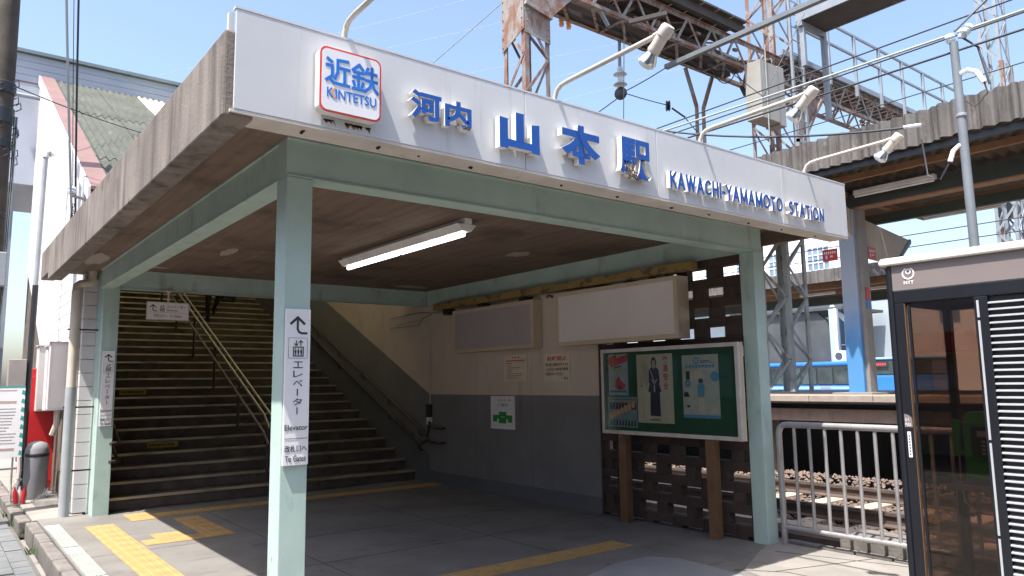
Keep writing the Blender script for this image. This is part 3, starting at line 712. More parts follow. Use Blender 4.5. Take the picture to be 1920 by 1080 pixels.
def sl(y): return .16+.45*(y-Y0)       # nosing line
def rail_run(name, x, y0, y1, dz, r, mt, par, lead=()):
    pts = list(lead)+[(x, y0, sl(y0)+dz), (x, y1, sl(y1)+dz)]
    return MB().tube(pts, r, 10).build(name, mt, par, True)
cr = thing('centre_handrail', 'polished steel handrail down the middle of the stairs', 'handrail', (2.5, 6.9, 0))
rail_run('rail', 2.46, 6.95, 15.2, .90, .021, 'steel_rail', cr, [(2.46, 6.72, .98)])
rail_run('rail', 2.56, 6.95, 15.2, .90, .021, 'steel_rail', cr, [(2.56, 6.72, .98)])
rail_run('rail', 2.46, 6.95, 15.2, .64, .018, 'steel_rail', cr, [(2.46, 6.75, .74)])
for i in range(7):
    y = 7.0+i*TR*4-.09
    zt = sl(y)+.9
    p_ = MB().tube([(2.51, y, zt-.9), (2.51, y, zt-.02)], .022, 10); p_.tube([(2.46, y, zt), (2.56, y, zt)], .012, 6)
    p_.tube([(2.51, y, zt-.26), (2.46, y, zt-.26)], .01, 6); p_.build('post', 'brown_rail', cr, True)
wr = thing('wall_handrail', 'pair of brown handrails on the right stair wall', 'handrail', (4.88, 5.8, .66))
rail_run('rail', 4.885, 6.2, 15.4, .82, .024, 'brown_rail', wr, [(4.885, 5.77, .885), (4.885, 5.98, .885), (4.885, 6.08, .92), (4.885, 6.14, .68+.3)])
rail_run('rail', 4.885, 6.42, 15.4, .57, .024, 'brown_rail', wr, [(4.885, 5.77, .66), (4.885, 6.08, .66), (4.885, 6.2, .70)])
for i in range(9):
    y = 6.5+i*1.05
    b_ = MB().tube([(4.885, y, sl(y)+.80), (4.91, y, sl(y)+.70), (4.974, y, sl(y)+.68)], .012, 6); b_.tube([(4.885, y, sl(y)+.55), (4.91, y, sl(y)+.46), (4.974, y, sl(y)+.44)], .012, 6)
    b_.build('bracket', 'brown_rail', wr, True)
for z in (.885, .66): MB().tube([(4.885, 5.80, z), (4.974, 5.80, z)], .012, 6).build('bracket', 'brown_rail', wr, True)
lr = thing('wall_handrail', 'pair of brown handrails ending on the rear left post', 'handrail', (.42, 6.3, .66))
rail_run('rail', .44, 6.75, 15.4, .75, .022, 'brown_rail', lr, [(.30, 6.42, .89), (.40, 6.50, .89), (.44, 6.6, .89)])
rail_run('rail', .44, 6.75, 15.4, .50, .022, 'brown_rail', lr, [(.30, 6.42, .66), (.40, 6.50, .66), (.44, 6.6, .66)])
for i in range(5):
    y = 7.0+i*1.5
    b_ = MB().tube([(.44, y, sl(y)+.74), (.345, y, sl(y)+.68)], .01, 6); b_.tube([(.44, y, sl(y)+.49), (.345, y, sl(y)+.43)], .01, 6); b_.build('bracket', 'brown_rail', lr)

# ================================================================== right-hand wall
WX = 4.974
sw = bpy.data.objects.new('side_wall', None); COL.objects.link(sw); sw.location = (WX, 4.3, 0); WLOC[sw.name] = (WX, 4.3, 0)
struct(sw, 'cream and grey painted panel wall to the right of the stairs')
MB().box(WX+.02, 5.115, 2.292, 7.2, 0, 2.885).build('core', 'wall_cream', sw)
js = (2.292, 3.61, 4.936, 6.30)
for a, b in zip(js[:-1], js[1:]):
    MB().box(WX, WX+.019, a+.002, b-.002, .19, 1.42).build('lower_panel', 'wall_grey', sw)
    MB().box(WX, WX+.019, a+.002, b-.002, 1.4205, 2.88).build('upper_panel', 'wall_cream', sw)
    MB().box(WX-.008, WX+.019, a+.001, b-.001, 0, .1895).build('skirting', 'wall_skirt', sw)
MB().box(WX, 5.1, 2.262, 2.2915, 0, 2.88).build('end_trim', 'pierced_block', sw)
# ================================================================== pierced block wall between the panels and the corner post
pw = bpy.data.objects.new('pierced_wall', None); COL.objects.link(pw); pw.location = (5.02, 1.2, 0); WLOC[pw.name] = (5.02, 1.2, 0)
tag(pw, 'dark brown pierced block wall with rows of small openings', 'wall')
X0, X1, PY0, PY1 = WX, 5.095, .16, 2.26
P, HH = .2125, .11                       # course pitch and opening height
tops = [.88+P*k for k in range(-4, 10)]
z = 0.
for ri, zt in enumerate(tops):
    zb = zt-HH
    # solid course below the openings, laid as blocks of .41 m
    y = PY0-(.2 if ri % 2 else 0.)
    while y < PY1:
        a, b = max(y, PY0), min(y+.41, PY1)
        if b-a > .03: MB().box(X0+random.uniform(0, .006), X1, a+.003, b-.003, max(z, 0)+.002, zb-.002).build('block', random.choice(('pierced_block', 'pierced_block', 'pierced_block_b')), pw, bevel=.006)
        y += .41
    # spacer blocks beside the openings
    ph = .46-.41*3 if ri % 2 == 1 else .46-.41*3+.205
    y = ph
    while y < PY1:
        a, b = max(y, PY0), min(y+.145, PY1)
        if b-a > .015: MB().box(X0+.004+random.uniform(0, .006), X1-.004, a+random.uniform(-.006, .006), b+random.uniform(-.006, .006), zb-.002, zt+.002).build('block', random.choice(('pierced_block', 'pierced_block_b')), pw, bevel=.005)
        y += .41
    z = zt
y = PY0
while y < PY1:
    MB().box(X0, X1, y+.002, min(y+.41, PY1)-.002, z+.002, 2.886).build('block', 'pierced_block', pw); y += .41

# peeling yellow timber rail under the beam, on dark blocks
yr = thing('timber_rail', 'timber rail with peeling yellow paint under the right-hand beam', 'rail', (4.9, 3.2, 2.8))
MB().box(4.80, 4.91, .66, 5.9, 2.775, 2.876).build('rail', 'yellow_peel', yr, bevel=.01)
for y in (1.05, 2.2, 3.55, 4.55, 5.5): MB().box(4.83, 4.972, y, y+.14, 2.68, 2.774).build('bracket', 'black_paint', yr)

# two empty light boxes
def lightbox(y0, y1, z0, z1, d, face, label, tilt=0):
    t = thing('light_box', label, 'sign', (WX-d/2, (y0+y1)/2, z0), 'empty light boxes on the wall')
    x0 = WX-d
    MB().box(x0+.02, WX-.001, y0, y1, z0, z1).build('case', 'box_frame', t, bevel=.006)
    f = MB()
    e = .05
    for q in ((y0, y1, z0, z0+e), (y0, y1, z1-e, z1), (y0, y0+e, z0+e, z1-e), (y1-e, y1, z0+e, z1-e)): f.box(x0, x0+.019, *q)
    f.build('frame', 'box_frame', t)
    MB().box(x0+.010, x0+.018, y0+e, y1-e, z0+e, z1-e).build('face', face, t)
    if tilt: t.rotation_euler[1] = tilt
    return t
lightbox(3.36, 5.34, 2.06, 2.715, .16, 'box_face_grey', 'unlit light box with dull grey face, left of the two on wall')
lightbox(.85, 2.86, 2.05, 2.735, .20, 'box_face_white', 'larger light box with blank white face beside the pierced wall')
wr2 = MB().tube([(4.85, 3.1, 2.72), (4.84, 3.06, 2.735), (4.86, 3.0, 2.715)], .02, 6); tag(wr2.build('cable_joint', 'leg_brown'), 'rusty cable joint between the two light boxes', 'cable')

# framed notice board on two legs, in front of the pierced wall
nb = thing('notice_board', 'green notice board in aluminium frame on two brown legs', 'notice board', (4.78, 1.05, 0))
BX = 4.78; y0, y1, z0, z1 = .10, 2.03, .99, 1.97
MB().box(BX+.012, BX+.06, y0, y1, z0, z1).build('back', 'box_frame', nb)
MB().box(BX+.004, BX+.011, y0+.04, y1-.04, z0+.04, z1-.04).build('felt', 'board_green', nb)
fr = MB()
for q in ((y0, y1, z0, z0+.042), (y0, y1, z1-.042, z1), (y0, y0+.042, z0+.042, z1-.042), (y1-.042, y1, z0+.042, z1-.042)): fr.box(BX-.03, BX+.0115, *q)
fr.build('frame', 'alu', nb, bevel=.003)
MB().box(BX-.022, BX-.019, y0+.042, y1-.042, z0+.042, z1-.042).build('glass', 'clear_glass', nb)
MB().box(BX-.006, BX+.09, 1.69, 1.80, 0, .989).build('leg', 'leg_brown', nb, bevel=.004)
MB().box(BX-.006, BX+.09, .46, .565, 0, .989).build('leg', 'leg_brown', nb, bevel=.004)
# posters on the board; x on each face runs left to right as read (towards -y)
def poster(yl, zb, w_, h_, base, label, d=.002):
    t = thing('poster', label, 'poster', (BX, yl-w_/2, zb), 'posters on the notice board')
    F = Face((BX+.0035, yl, zb), (0, -1, 0), (-1, 0, 0))
    mb = MB(); F.rect(mb, 0, 0, w_, h_, 0, d); mb.build('sheet', base, t)
    return t, F
t, F = poster(1.93, 1.43, .31, .48, 'poster_sky', 'pale blue poster with slanting red title and red figure, upper left of the board')
mb = MB()
for (a, b, c, d, wd_) in ((.02, .42, .12, .455, .035), (.02, .385, .30, .445, .05), (.05, .35, .29, .41, .04), (.03, .445, .05, .40, .02)): F.stroke(mb, [(a, b), (c, d)], wd_, .0025, .003)
F.poly(mb, [(.1, .1), (.13, .2), (.17, .22), (.2, .17), (.27, .12), (.24, .07), (.16, .06)], .0025, .003)
mb.build('print', 'red_print', t)
mb = MB()
for i in range(14):
    a = i*math.pi/7; F.poly(mb, [(.15+.03*math.cos(a-.2), .315+.025*math.sin(a-.2)), (.15+.09*math.cos(a), .315+.06*math.sin(a)), (.15+.03*math.cos(a+.2), .315+.025*math.sin(a+.2))], .0031, .0036)
mb.build('burst', 'yellow_label', t)
mb = MB(); F.rect(mb, .01, .03, .30, .062, .0025, .003); mb.build('band', 'poster_blue', t)
mb = MB()
for i in range(7): F.rect(mb, .03+.036*i, .038, .053+.036*i, .054, .0031, .0036)
F.stroke(mb, [(.1, .32), (.2, .335)], .012, .0037, .004); F.poly(mb, [(.15, .09), (.17, .12), (.2, .1), (.19, .07)], .0032, .0037)
mb.build('small_print', 'ink', t)
t, F = poster(1.955, 1.07, .46, .345, 'poster_teal', 'crowded teal poster with orange slanting title, lower left of the board', .0012)
mb = MB()
for i in range(7): F.rect(mb, .03+.058*i, .09+.022*i, .078+.058*i, .15+.024*i, .0015, .002)
mb.build('print', 'logo_orange', t)
mb = MB()
for i in range(9):
    x = .03+.047*i; F.poly(mb, [(x, .2), (x+.04, .2), (x+.036, .3), (x+.02, .325), (x+.006, .3)], .0015, .0019); F.poly(mb, [(x, .015), (x+.03, .015), (x+.03, .07), (x+.012, .085)], .0015, .0019)
mb.build('figures', 'navy_print', t)
mb = MB()
for i in range(9): F.ring(mb, .052+.047*i, .292, .008, .014, n=8, d0=.002, d1=.0024)
mb.build('figures', 'pink_print', t)
t, F = poster(1.48, 1.13, .52, .76, 'paper', 'cream poster of a standing figure in dark kendo dress with red title')
mb = MB()
F.poly(mb, [(.185, .08), (.335, .075), (.33, .37), (.195, .37)], .0025, .003)          # skirt
F.poly(mb, [(.16, .345), (.195, .45), (.32, .45), (.355, .345), (.30, .335), (.21, .335)], .0025, .003)
F.poly(mb, [(.175, .44), (.18, .585), (.22, .615), (.285, .615), (.325, .585), (.335, .44), (.305, .43), (.205, .43)], .0031, .0036)
mb.build('figure_dress', 'navy_print', t)
mb = MB(); F.poly(mb, [(.238, .60), (.272, .60), (.282, .65), (.272, .69), (.24, .69), (.228, .65)], .0037, .0042)
F.poly(mb, [(.21, .475), (.225, .485), (.268, .44), (.255, .425)], .0037, .0042); F.poly(mb, [(.305, .475), (.29, .485), (.248, .44), (.26, .425)], .0043, .0047)
mb.build('figure_skin', 'pink_print', t)
mb = MB(); F.poly(mb, [(.218, .615), (.23, .64), (.232, .68), (.255, .695), (.278, .68), (.28, .64), (.292, .615), (.296, .67), (.282, .715), (.255, .73), (.228, .715), (.215, .67)], .0045, .005)
for x, a, b in ((.105, .49, .68), (.145, .42, .64), (.06, .40, .52)):
    y = b
    while y > a: F.rect(mb, x-.008, y-.022, x+.012, y); y -= .033
F.rect(mb, .088, .06, .092, .33)
for i in range(6): F.rect(mb, .17+.028*i, .022, .19+.028*i, .042)
mb.build('print', 'ink', t)
mb = MB(); F.stroke(mb, [(.195, .60), (.255, .46)], .008, .0048, .0053); F.poly(mb, [(.245, .34), (.265, .34), (.262, .42), (.25, .42)], .0038, .0043); mb.build('figure_sword', 'paper', t)
for i, ch in enumerate('交通安全'): F.text('lettering', ch, .385, .655-.095*i, .07, .078, t, 'red_print', .0006, .0025, .02)
t, F = poster(.83, 1.20, .47, .66, 'poster_pale', 'pale blue illustrated poster at the right of the board')
mb = MB(); F.rect(mb, 0, 0, .47, .035, .0025, .003); F.ring(mb, .19, .60, .03, .014, d0=.0025, d1=.003)
for i in range(9): F.rect(mb, .05+.042*i, .52+.002*(i % 3), .082+.042*i, .555, .0025, .003)
F.ring(mb, .42, .43, .03, .045, n=12, d0=.0025, d1=.003); F.ring(mb, .07, .36, .025, .03, n=12, d0=.0025, d1=.003)
F.poly(mb, [(.2, .22), (.28, .22), (.29, .33), (.265, .36), (.22, .36), (.195, .33)], .0025, .003)
mb.build('print', 'poster_blue', t)
mb = MB(); F.rect(mb, .05, .4, .1, .49, .0031, .0035); F.poly(mb, [(.01, .22), (.09, .22), (.07, .27), (.02, .27)], .0025, .003); F.rect(mb, .05, .11, .09, .135, .0025, .003)
F.rect(mb, .24, .59, .36, .598, .0025, .003); F.rect(mb, .24, .575, .4, .581, .0025, .003); F.poly(mb, [(.215, .365), (.265, .365), (.27, .40), (.24, .415), (.21, .40)], .0031, .0036)
mb.build('small_print', 'ink', t)
mb = MB(); F.rect(mb, .11, .41, .26, .49, .0025, .003); F.poly(mb, [(.2, .07), (.235, .07), (.24, .215), (.205, .215)], .0025, .003); F.poly(mb, [(.245, .07), (.28, .07), (.275, .215), (.242, .215)], .0025, .003); F.rect(mb, .36, .05, .43, .11, .0036, .004)
mb.build('figures', 'paper', t)

# notices on the wall
def wall_notice(y0, y1, z0, z1, base, label):
    t = thing('wall_notice', label, 'notice', (WX, (y0+y1)/2, z0), 'notices on the panel wall')
    F = Face((WX-.001, y1, z0), (0, -1, 0), (-1, 0, 0)); mb = MB(); F.rect(mb, 0, 0, y1-y0, z1-z0, 0, .006); mb.build('sheet', base, t)
    return t, F, y1-y0, z1-z0
t, F, w_, h_ = wall_notice(3.69, 4.22, 1.61, 1.985, 'paper', 'faded cream notice with faint red print below the grey light box')
mb = MB()
for i in range(3): F.rect(mb, w_*(.36+.12*i), h_*.87, w_*(.42+.12*i), h_*.93, .0065, .007)
F.rect(mb, w_*.1, h_*.76, w_*.9, h_*.80, .0065, .007); F.rect(mb, w_*.1, h_*.67, w_*.35, h_*.70, .0065, .007); mb.build('print', 'red_print', t)
mb = MB()
for i, (a, b) in enumerate(((.12, .3), (.2, .7), (.12, .4), (.12, .35), (.12, .8), (.12, .75), (.12, .55))): F.rect(mb, w_*a, h_*(.58-.075*i), w_*b, h_*(.60-.075*i), .0065, .007)
mb.build('print', 'leg_brown', t)
t, F, w_, h_ = wall_notice(2.805, 3.33, 1.605, 1.97, 'paper', 'cream no bicycle parking notice with red heading and black lines')
F.text('lettering', '駐輪禁止', w_*.13, h_*.74, w_*.74, h_*.17, t, 'red_print', .0008, .0065, .02)
for i, (s, b) in enumerate((('通り道に迷惑がかかります', .93), ('この付近に自転車 単車等', .93), ('を置かないで下さい', .72))): F.text('lettering', s, w_*.06, h_*(.55-.17*i), w_*(b-.06), h_*.11, t, 'ink', .0008, .0065, .012)
F.text('lettering', '駅長', w_*.76, h_*.06, w_*.17, h_*.09, t, 'ink', .0008, .0065)
t, F, w_, h_ = wall_notice(3.99, 4.56, .935, 1.405, 'plain_white', 'white elevator guide notice with a green cross shaped plan')
mb = MB(); lift_icon(F, mb, w_*.1, h_*.72, h_*.22); mb.build('pictogram', 'ink', t)
for q, d0 in (((.1, .30, .9, .42), .0065), ((.35, .17, .66, .52), .0074), ((.1, .22, .28, .36), .0083), ((.72, .2, .9, .36), .0083)):
    mb = MB(); F.rect(mb, w_*q[0], h_*q[1], w_*q[2], h_*q[3], d0, d0+.0008); mb.build('plan', 'exit_green', t)
mb = MB()
for k_ in range(4): F.rect(mb, w_*(.44+.04*k_), h_*.35, w_*(.465+.04*k_), h_*.38, .0095, .0102)
for k_ in range(3): F.rect(mb, w_*(.1+.27*k_), h_*.1, w_*(.32+.27*k_), h_*.115, .0065, .0072)
mb.build('print', 'plain_white' if False else 'paper', t)
F.text('lettering', 'エレベーター', w_*.32, h_*.83, w_*.6, h_*.09, t, 'ink', .0008, .0065); F.text('lettering', 'ご案内', w_*.32, h_*.68, w_*.4, h_*.1, t, 'ink', .0008, .0065)
# conduit and switch box at the inner end of the wall
cd = thing('wall_conduit', 'thin cream conduit dropping to a small black switch box', 'conduit', (WX-.02, 6.24, .98))
MB().tube([(4.96, 7.4, 2.66), (4.96, 6.5, 2.66), (4.96, 6.3, 2.64), (4.96, 6.25, 2.56), (4.96, 6.24, 1.25)], .012, 8).build('pipe', 'wall_cream', cd, True)
MB().box(4.90, 4.973, 6.19, 6.29, 1.05, 1.26).build('switch_box', 'black_paint', cd, bevel=.006)
MB().box(4.91, 4.973, 6.20, 6.28, .93, 1.05).build('tag', 'plain_white', cd)
cw = thing('wall_cables', 'grey cables clipped along the top of the panel wall', 'cable', (WX-.02, 5.8, 2.6))
MB().tube([(4.95, 7.6, 2.78), (4.95, 6.6, 2.8), (4.95, 6.1, 2.76), (4.95, 5.4, 2.73)], .012, 6).build('cable', 'cable_grey', cw, True)
MB().tube([(4.95, 7.6, 2.60), (4.95, 6.6, 2.58), (4.95, 6.45, 2.7), (4.95, 6.2, 2.74)], .01, 6).build('cable', 'cable_grey', cw, True)

# ================================================================== stair enclosure rising to the bridge
en = thing('stair_enclosure', 'white clad stair enclosure with corrugated slate roof climbing behind the canopy', 'building', (2.5, 11, 0))
def rz(y): return 4.40+.532*(y-7.1)
LW = [(6.95, -.01), (7.75, -.01), (7.75, 1.3), (9.4, 1.3), (11.8, 2.37), (19, 6.2), (19, rz(15.3)), (15.3, rz(15.3)), (6.95, rz(6.95))]
LWc = [(6.95, -.01), (7.75, -.01), (7.75, 1.3), (9.4, 1.3), (11.8, 2.37), (15.3, 4.23), (15.3, rz(15.3)-.05), (6.95, rz(6.95)-.05)]
z = 0.
while z < 8.8:
    q = clip(clip(LWc, 1, z+.004, True), 1, z+.176, False)
    if len(q) > 2:
        ys_ = [a[0] for a in q]
        if max(ys_)-min(ys_) > .05:
            lo_ = [p_ for p_ in q]
            MB().prism([(.0, a, b) for a, b in lo_], (-.022, 0, 0)).build('siding_board', 'siding_white', en)
    z += .18
MB().prism([(.004, a, b) for a, b in LWc], (.04, 0, 0)).build('wall', 'far_tan', en)
for i in range(17): MB().box(-.021, .134, 6.905, 6.945, .004+.18*i, .176+.18*i).build('siding_board', 'siding_white', en)
iw = [(7.1, 0), (16, 0), (16, rz(15.3)-.1), (15.3, rz(15.3)-.1), (7.1, rz(7.1)-.1)]
MB().prism([(.05, a, b) for a, b in iw], (.29, 0, 0)).build('inner_wall', 'stair_stone', en)
# right-hand stair wall, in three bands that follow the stairs
def band(lo, hi, mt, name, x0, x1):
    MB().prism([(x0, 6.302, lo(6.302)), (x0, 15.6, lo(15.6)), (x0, 15.6, hi(15.6)), (x0, 6.302, hi(6.302))], (x1-x0, 0, 0)).build(name, mt, en)
band(lambda y: 0, lambda y: max(.456+.46*(y-6.37), .2), 'wall_skirt', 'stair_skirting', WX-.006, 5.09)
band(lambda y: max(.458+.46*(y-6.37), .2), lambda y: 1.43+.46*(y-6.29), 'wall_grey', 'stair_wall', WX, 5.09)
band(lambda y: 1.432+.46*(y-6.29), lambda y: rz(y)-.1 if y > 7.2 else 4.0, 'wall_cream', 'stair_wall', WX, 5.09)
MB().box(.05, 5.1, 7.12, 7.2, 3.31, rz(7.1)-.1).build('front_wall', 'far_tan', en)
MB().box(.05, 5.1, 15.62, 15.7, 4.1, 8.4).build('end_wall', 'wall_cream', en)
# roof: corrugated sheets in rows, some of them translucent
sd = V(0, 1, .532).normalized(); nn = V(0, -.532, 1).normalized()
xw = .91
for c in range(6):
    for r in range(5):
        a = V(.22+c*xw*.985, 6.9, rz(6.9))+sd*(r*1.9)+nn*(.02+.012*(r % 2)+.006*(c % 2))
        L = 1.96 if r < 4 else 1.86
        MB().corr(a, (1, 0, 0), xw, sd, L, nn, .13, .028).build('roof_sheet', 'roof_translucent' if c in (2, 4) else 'roof_slate', en, True)  # right-hand translucent column is unseen, added to brighten the stairwell
MB().prism([(-.06, 6.85, rz(6.85)-.16), (-.06, 15.3, rz(15.3)-.16), (-.06, 15.3, rz(15.3)+.05), (-.06, 6.85, rz(6.85)+.05)], (.03, 0, 0)).build('verge_board', 'siding_white', en)
MB().prism([(-.03, 6.85, rz(6.85)+.01), (-.03, 15.3, rz(15.3)+.01), (-.03, 15.3, rz(15.3)+.06), (-.03, 6.85, rz(6.85)+.06)], (.27, 0, 0)).build('verge_flashing', 'red_brown', en)
# the bridge concourse it leads to
br = thing('bridge_concourse', 'white panelled footbridge concourse crossing above the stair roof', 'building', (5, 17, 6.2))
zc = 8.70
MB().box(-1.3, 14, 15.35, 18.5, 6.2, 9.26).build('body', 'bridge_panel', br)
for i in range(4): MB().box(-1.32, 14.02, 15.32, 15.349, 8.62+.165*i, 8.62+.165*(i+1)-.008).build('panel', 'bridge_panel', br)
MB().box(-1.4, 14.1, 15.22, 18.6, 9.282, 9.36).build('roof', 'roof_cap', br)
MB().box(-1.35, 14.05, 15.28, 15.34, 8.585, 8.612).build('drip_flashing', 'red_brown', br)
MB().box(-1.3, 14, 15.29, 15.345, 6.2, 8.58).build('lower_wall', 'bridge_panel', br)
for x in (-1.0, 6.5, 13.5): MB().box(x, x+.3, 16.5, 16.9, -.2, 6.2).build('leg', 'column_grey', br)
MB().lathe([(.05, 0), (.05, .9)], (-.62, 15.1, 8.2), (1, 0, 0), 12).build('roof_light', 'galv_steel', br, True)

# person on the stairs, seen from the waist down below the beam
def skin_body(pts, edges, rad, root, name, loc, rz_=0, sub=2):
    me = bpy.data.meshes.new(name); me.from_pydata([tuple(p) for p in pts], edges, [])
    o = bpy.data.objects.new(name, me); COL.objects.link(o)
    sk = o.modifiers.new('s', 'SKIN'); sk.use_smooth_shade = True
    for i, r in enumerate(rad):
        me.skin_vertices[0].data[i].radius = (r, r) if not isinstance(r, tuple) else r
    me.skin_vertices[0].data[root].use_root = True
    sb = o.modifiers.new('u', 'SUBSURF'); sb.levels = sub; sb.render_levels = sub
    dg = bpy.context.evaluated_depsgraph_get(); out = bpy.data.meshes.new_from_object(o.evaluated_get(dg))
    bpy.data.objects.remove(o); bpy.data.meshes.remove(me)
    out.polygons.foreach_set('use_smooth', [True]*len(out.polygons)); return out
px_, py_, pz_ = 3.42, 13.22, 3.04
pts = [(0, 0, .92), (0, .01, 1.12), (0, .02, 1.32), (0, .02, 1.44), (0, .0, 1.52), (0, -.01, 1.64),      # 0-5 pelvis .. head
       (-.09, 0, .86), (-.10, -.01, .48), (-.09, .02, .09), (-.09, -.10, .03),                             # 6-9 standing leg
       (.09, .02, .86), (.10, -.10, .56), (.09, .24, .34), (.09, .20, .22),                                # 10-13 trailing leg, heel lifted
       (-.18, .02, 1.40), (-.27, -.04, 1.12), (-.34, -.18, .93), (-.37, -.25, .88),                        # 14-17 arm to the rail
       (.18, .02, 1.40), (.25, .05, 1.12), (.27, .0, .86), (.27, -.01, .78)]                               # 18-21 arm with bag
edges = [(0, 1), (1, 2), (2, 3), (3, 4), (4, 5), (0, 6), (6, 7), (7, 8), (8, 9), (0, 10), (10, 11), (11, 12), (12, 13), (3, 14), (14, 15), (15, 16), (16, 17), (3, 18), (18, 19), (19, 20), (20, 21)]
rad = [.135, .125, .15, .11, .055, .1, .095, .065, .045, .035, .095, .065, .045, .035, .06, .045, .033, .03, .06, .045, .033, .03]
pts = [(x+px_, y+py_, z+pz_) for x, y, z in pts]
bm_ = skin_body(pts, edges, rad, 0, 'person_body', None)
for q in ('trousers', 'jacket', 'skin'): bm_.materials.append(MATS[q])
for p in bm_.polygons:
    c = p.center; hz = c.z-pz_; hx = c.x-px_
    p.material_index = 0 if hz < .98 and abs(hx) < .22 else 1
    if hz > 1.5 or (abs(hx) > .2 and hz < .9): p.material_index = 2
pe = thing('person', 'person in dark trousers and jacket partway up the stairs', 'person', (px_, py_, pz_))
put('body', bm_, pe)
hm = MB().lathe([(.0, -.02), (.07, 0), (.098, .06), (.1, .12), (.07, .17), (.0, .185)], (px_, py_+.02, pz_+1.6), (0, .12, 1), 14); hm.build('hair', 'black_paint', pe, True)
bg_ = thing('shoulder_bag', 'black bag carried by the person on the stairs', 'bag', (px_+.33, py_, pz_+.5))
MB().box(px_+.20, px_+.52, py_-.06, py_+.06, pz_+.50, pz_+.70).build('body', 'trousers', bg_, bevel=.03)
MB().tube([(px_+.24, py_, pz_+.69), (px_+.26, py_, pz_+.8), (px_+.34, py_, pz_+.83), (px_+.44, py_, pz_+.8), (px_+.47, py_, pz_+.69)], .012, 6).build('handle', 'trousers', bg_, True)

# ================================================================== left side of the entrance
dp = thing('rain_downpipe', 'grey plastic rain downpipe beside the rear left post', 'pipe', (-.14, 6.71, 0))
MB().tube([(-.14, 6.71, -.01), (-.14, 6.71, 1.62)], .062, 14).build('lower_pipe', 'pipe_grey', dp, True)
MB().tube([(-.14, 6.71, 1.62), (-.14, 6.71, 2.875)], .056, 14).build('upper_pipe', 'pipe_beige', dp, True)
for z in (.55, 1.35, 2.35): MB().box(-.215, .134, 6.70, 6.725, z, z+.02).build('clamp', 'black_paint', dp)
dp2 = thing('rain_downpipe', 'thin cream downpipe against the white siding', 'pipe', (-.05, 7.02, 0))
MB().tube([(-.055, 7.05, 0), (-.055, 7.05, 2.98)], .03, 10).build('pipe', 'pipe_beige', dp2, True)
MB().box(-.10, -.023, 7.0, 7.1, .0, .12).build('shoe', 'pipe_grey', dp2)

def cabinet(name, x0, x1, y0, y1, z0, z1, mt, label, cat='meter box'):
    t = thing(name, label, cat, ((x0+x1)/2, (y0+y1)/2, z0), 'boxes on the siding')
    MB().box(x0, x1, y0, y1, z0, z1).build('case', mt, t, bevel=.008)
    MB().box(x0+.02, x1-.02, y0-.006, y0-.0005, z0+.03, z1-.03).build('door', mt, t)
    MB().box(x0-.02, x1+.015, y0-.02, y1, z1+.001, z1+.014).build('lid', mt, t)
    return t
cabinet('meter_box', -.25, -.03, 7.9, 8.2, 1.30, 2.25, 'box_beige', 'large beige meter box on the white siding, nearest the grey downpipe')
cabinet('meter_box', -.23, -.03, 8.55, 8.8, 1.28, 2.22, 'siding_white', 'white meter box in the middle of the row on the siding')
cabinet('meter_box', -.24, -.03, 9.6, 9.9, 1.25, 2.28, 'box_beige', 'beige meter box farthest along the white siding')
cb = thing('cable_duct', 'pair of bent grey conduits hanging below the meter boxes', 'conduit', (-.1, 8.1, .9))
MB().tube([(-.12, 8.05, 1.32), (-.12, 8.05, 1.1), (-.16, 8.1, .95)], .04, 8).build('pipe', 'pipe_beige', cb, True)
MB().tube([(-.06, 8.3, 1.32), (-.08, 8.3, 1.1), (-.13, 8.3, .98)], .035, 8).build('pipe', 'pipe_grey', cb, True)
vm = thing('red_cabinet', 'tall bright red cabinet half hidden behind the meter boxes', 'cabinet', (.12, 10.1, 0))
MB().box(-.36, .5, 9.75, 10.5, 0, 1.93).build('case', 'vend_red', vm, bevel=.02)
MB().box(-.33, .46, 9.735, 9.749, .15, 1.8).build('door', 'vend_red', vm, bevel=.01)
MB().box(.38, .44, 9.725, 9.734, 1.0, 1.3).build('coin_slot', 'alu', vm)
tb = thing('litter_bin', 'grey round-topped litter bin beside the black pipe', 'bin', (-.24, 8.95, 0))
MB().lathe([(.0, 0), (.145, 0), (.155, .03), (.16, .62), (.155, .72), (.12, .80), (.06, .83), (.0, .84)], (-.24, 8.95, -.01), (0, 0, 1), 18).build('body', 'bin_grey', tb, True)
MB().lathe([(.160, 0), (.166, .01), (.166, .04), (.160, .05)], (-.24, 8.95, .60), (0, 0, 1), 18).build('band', 'black_paint', tb, True)
sb_ = thing('leaning_signboard', 'white printed signboard with teal corners leaning at the left edge', 'signboard', (-.62, 8.9, .62))
F = Face((-.95, 8.78, .62), (1, 0, 0), (0, -1, 0), V(0, .06, 1).normalized())
mb = MB(); F.rect(mb, 0, 0, .50, 1.03, -.02, 0); mb.build('panel', 'plain_white', sb_)
for i in range(8):
    mb = MB(); F.poly(mb, [(.455, .04+.125*i), (.50, .02+.125*i), (.50, .08+.125*i), (.47, .10+.125*i)]); mb.build('border_mark', 'teal', sb_)
mb = MB(); F.rect(mb, 0, 1.005, .5, 1.03); mb.build('border_band', 'teal', sb_)
mb = MB(); 
for y in (.96, .80, .78, .12, .1): F.rect(mb, .05, y, .40, y+.012)
mb.build('print', 'pink_print', sb_)
mb = MB()
for i in range(12): F.rect(mb, .04, .2+.045*i, random.uniform(.28, .42), .208+.045*i)
mb.build('print', 'box_dark', sb_)
for x in (-.9, -.55): MB().tube([(x, 8.82, -.15), (x, 8.85, .66)], .014, 6).build('leg', 'alu', sb_)
pb = thing('plastic_sheet', 'crumpled clear plastic sheet lying on the pavement by the bin', 'plastic', (-.16, 8.0, 0))
cr_ = []
n_ = 9
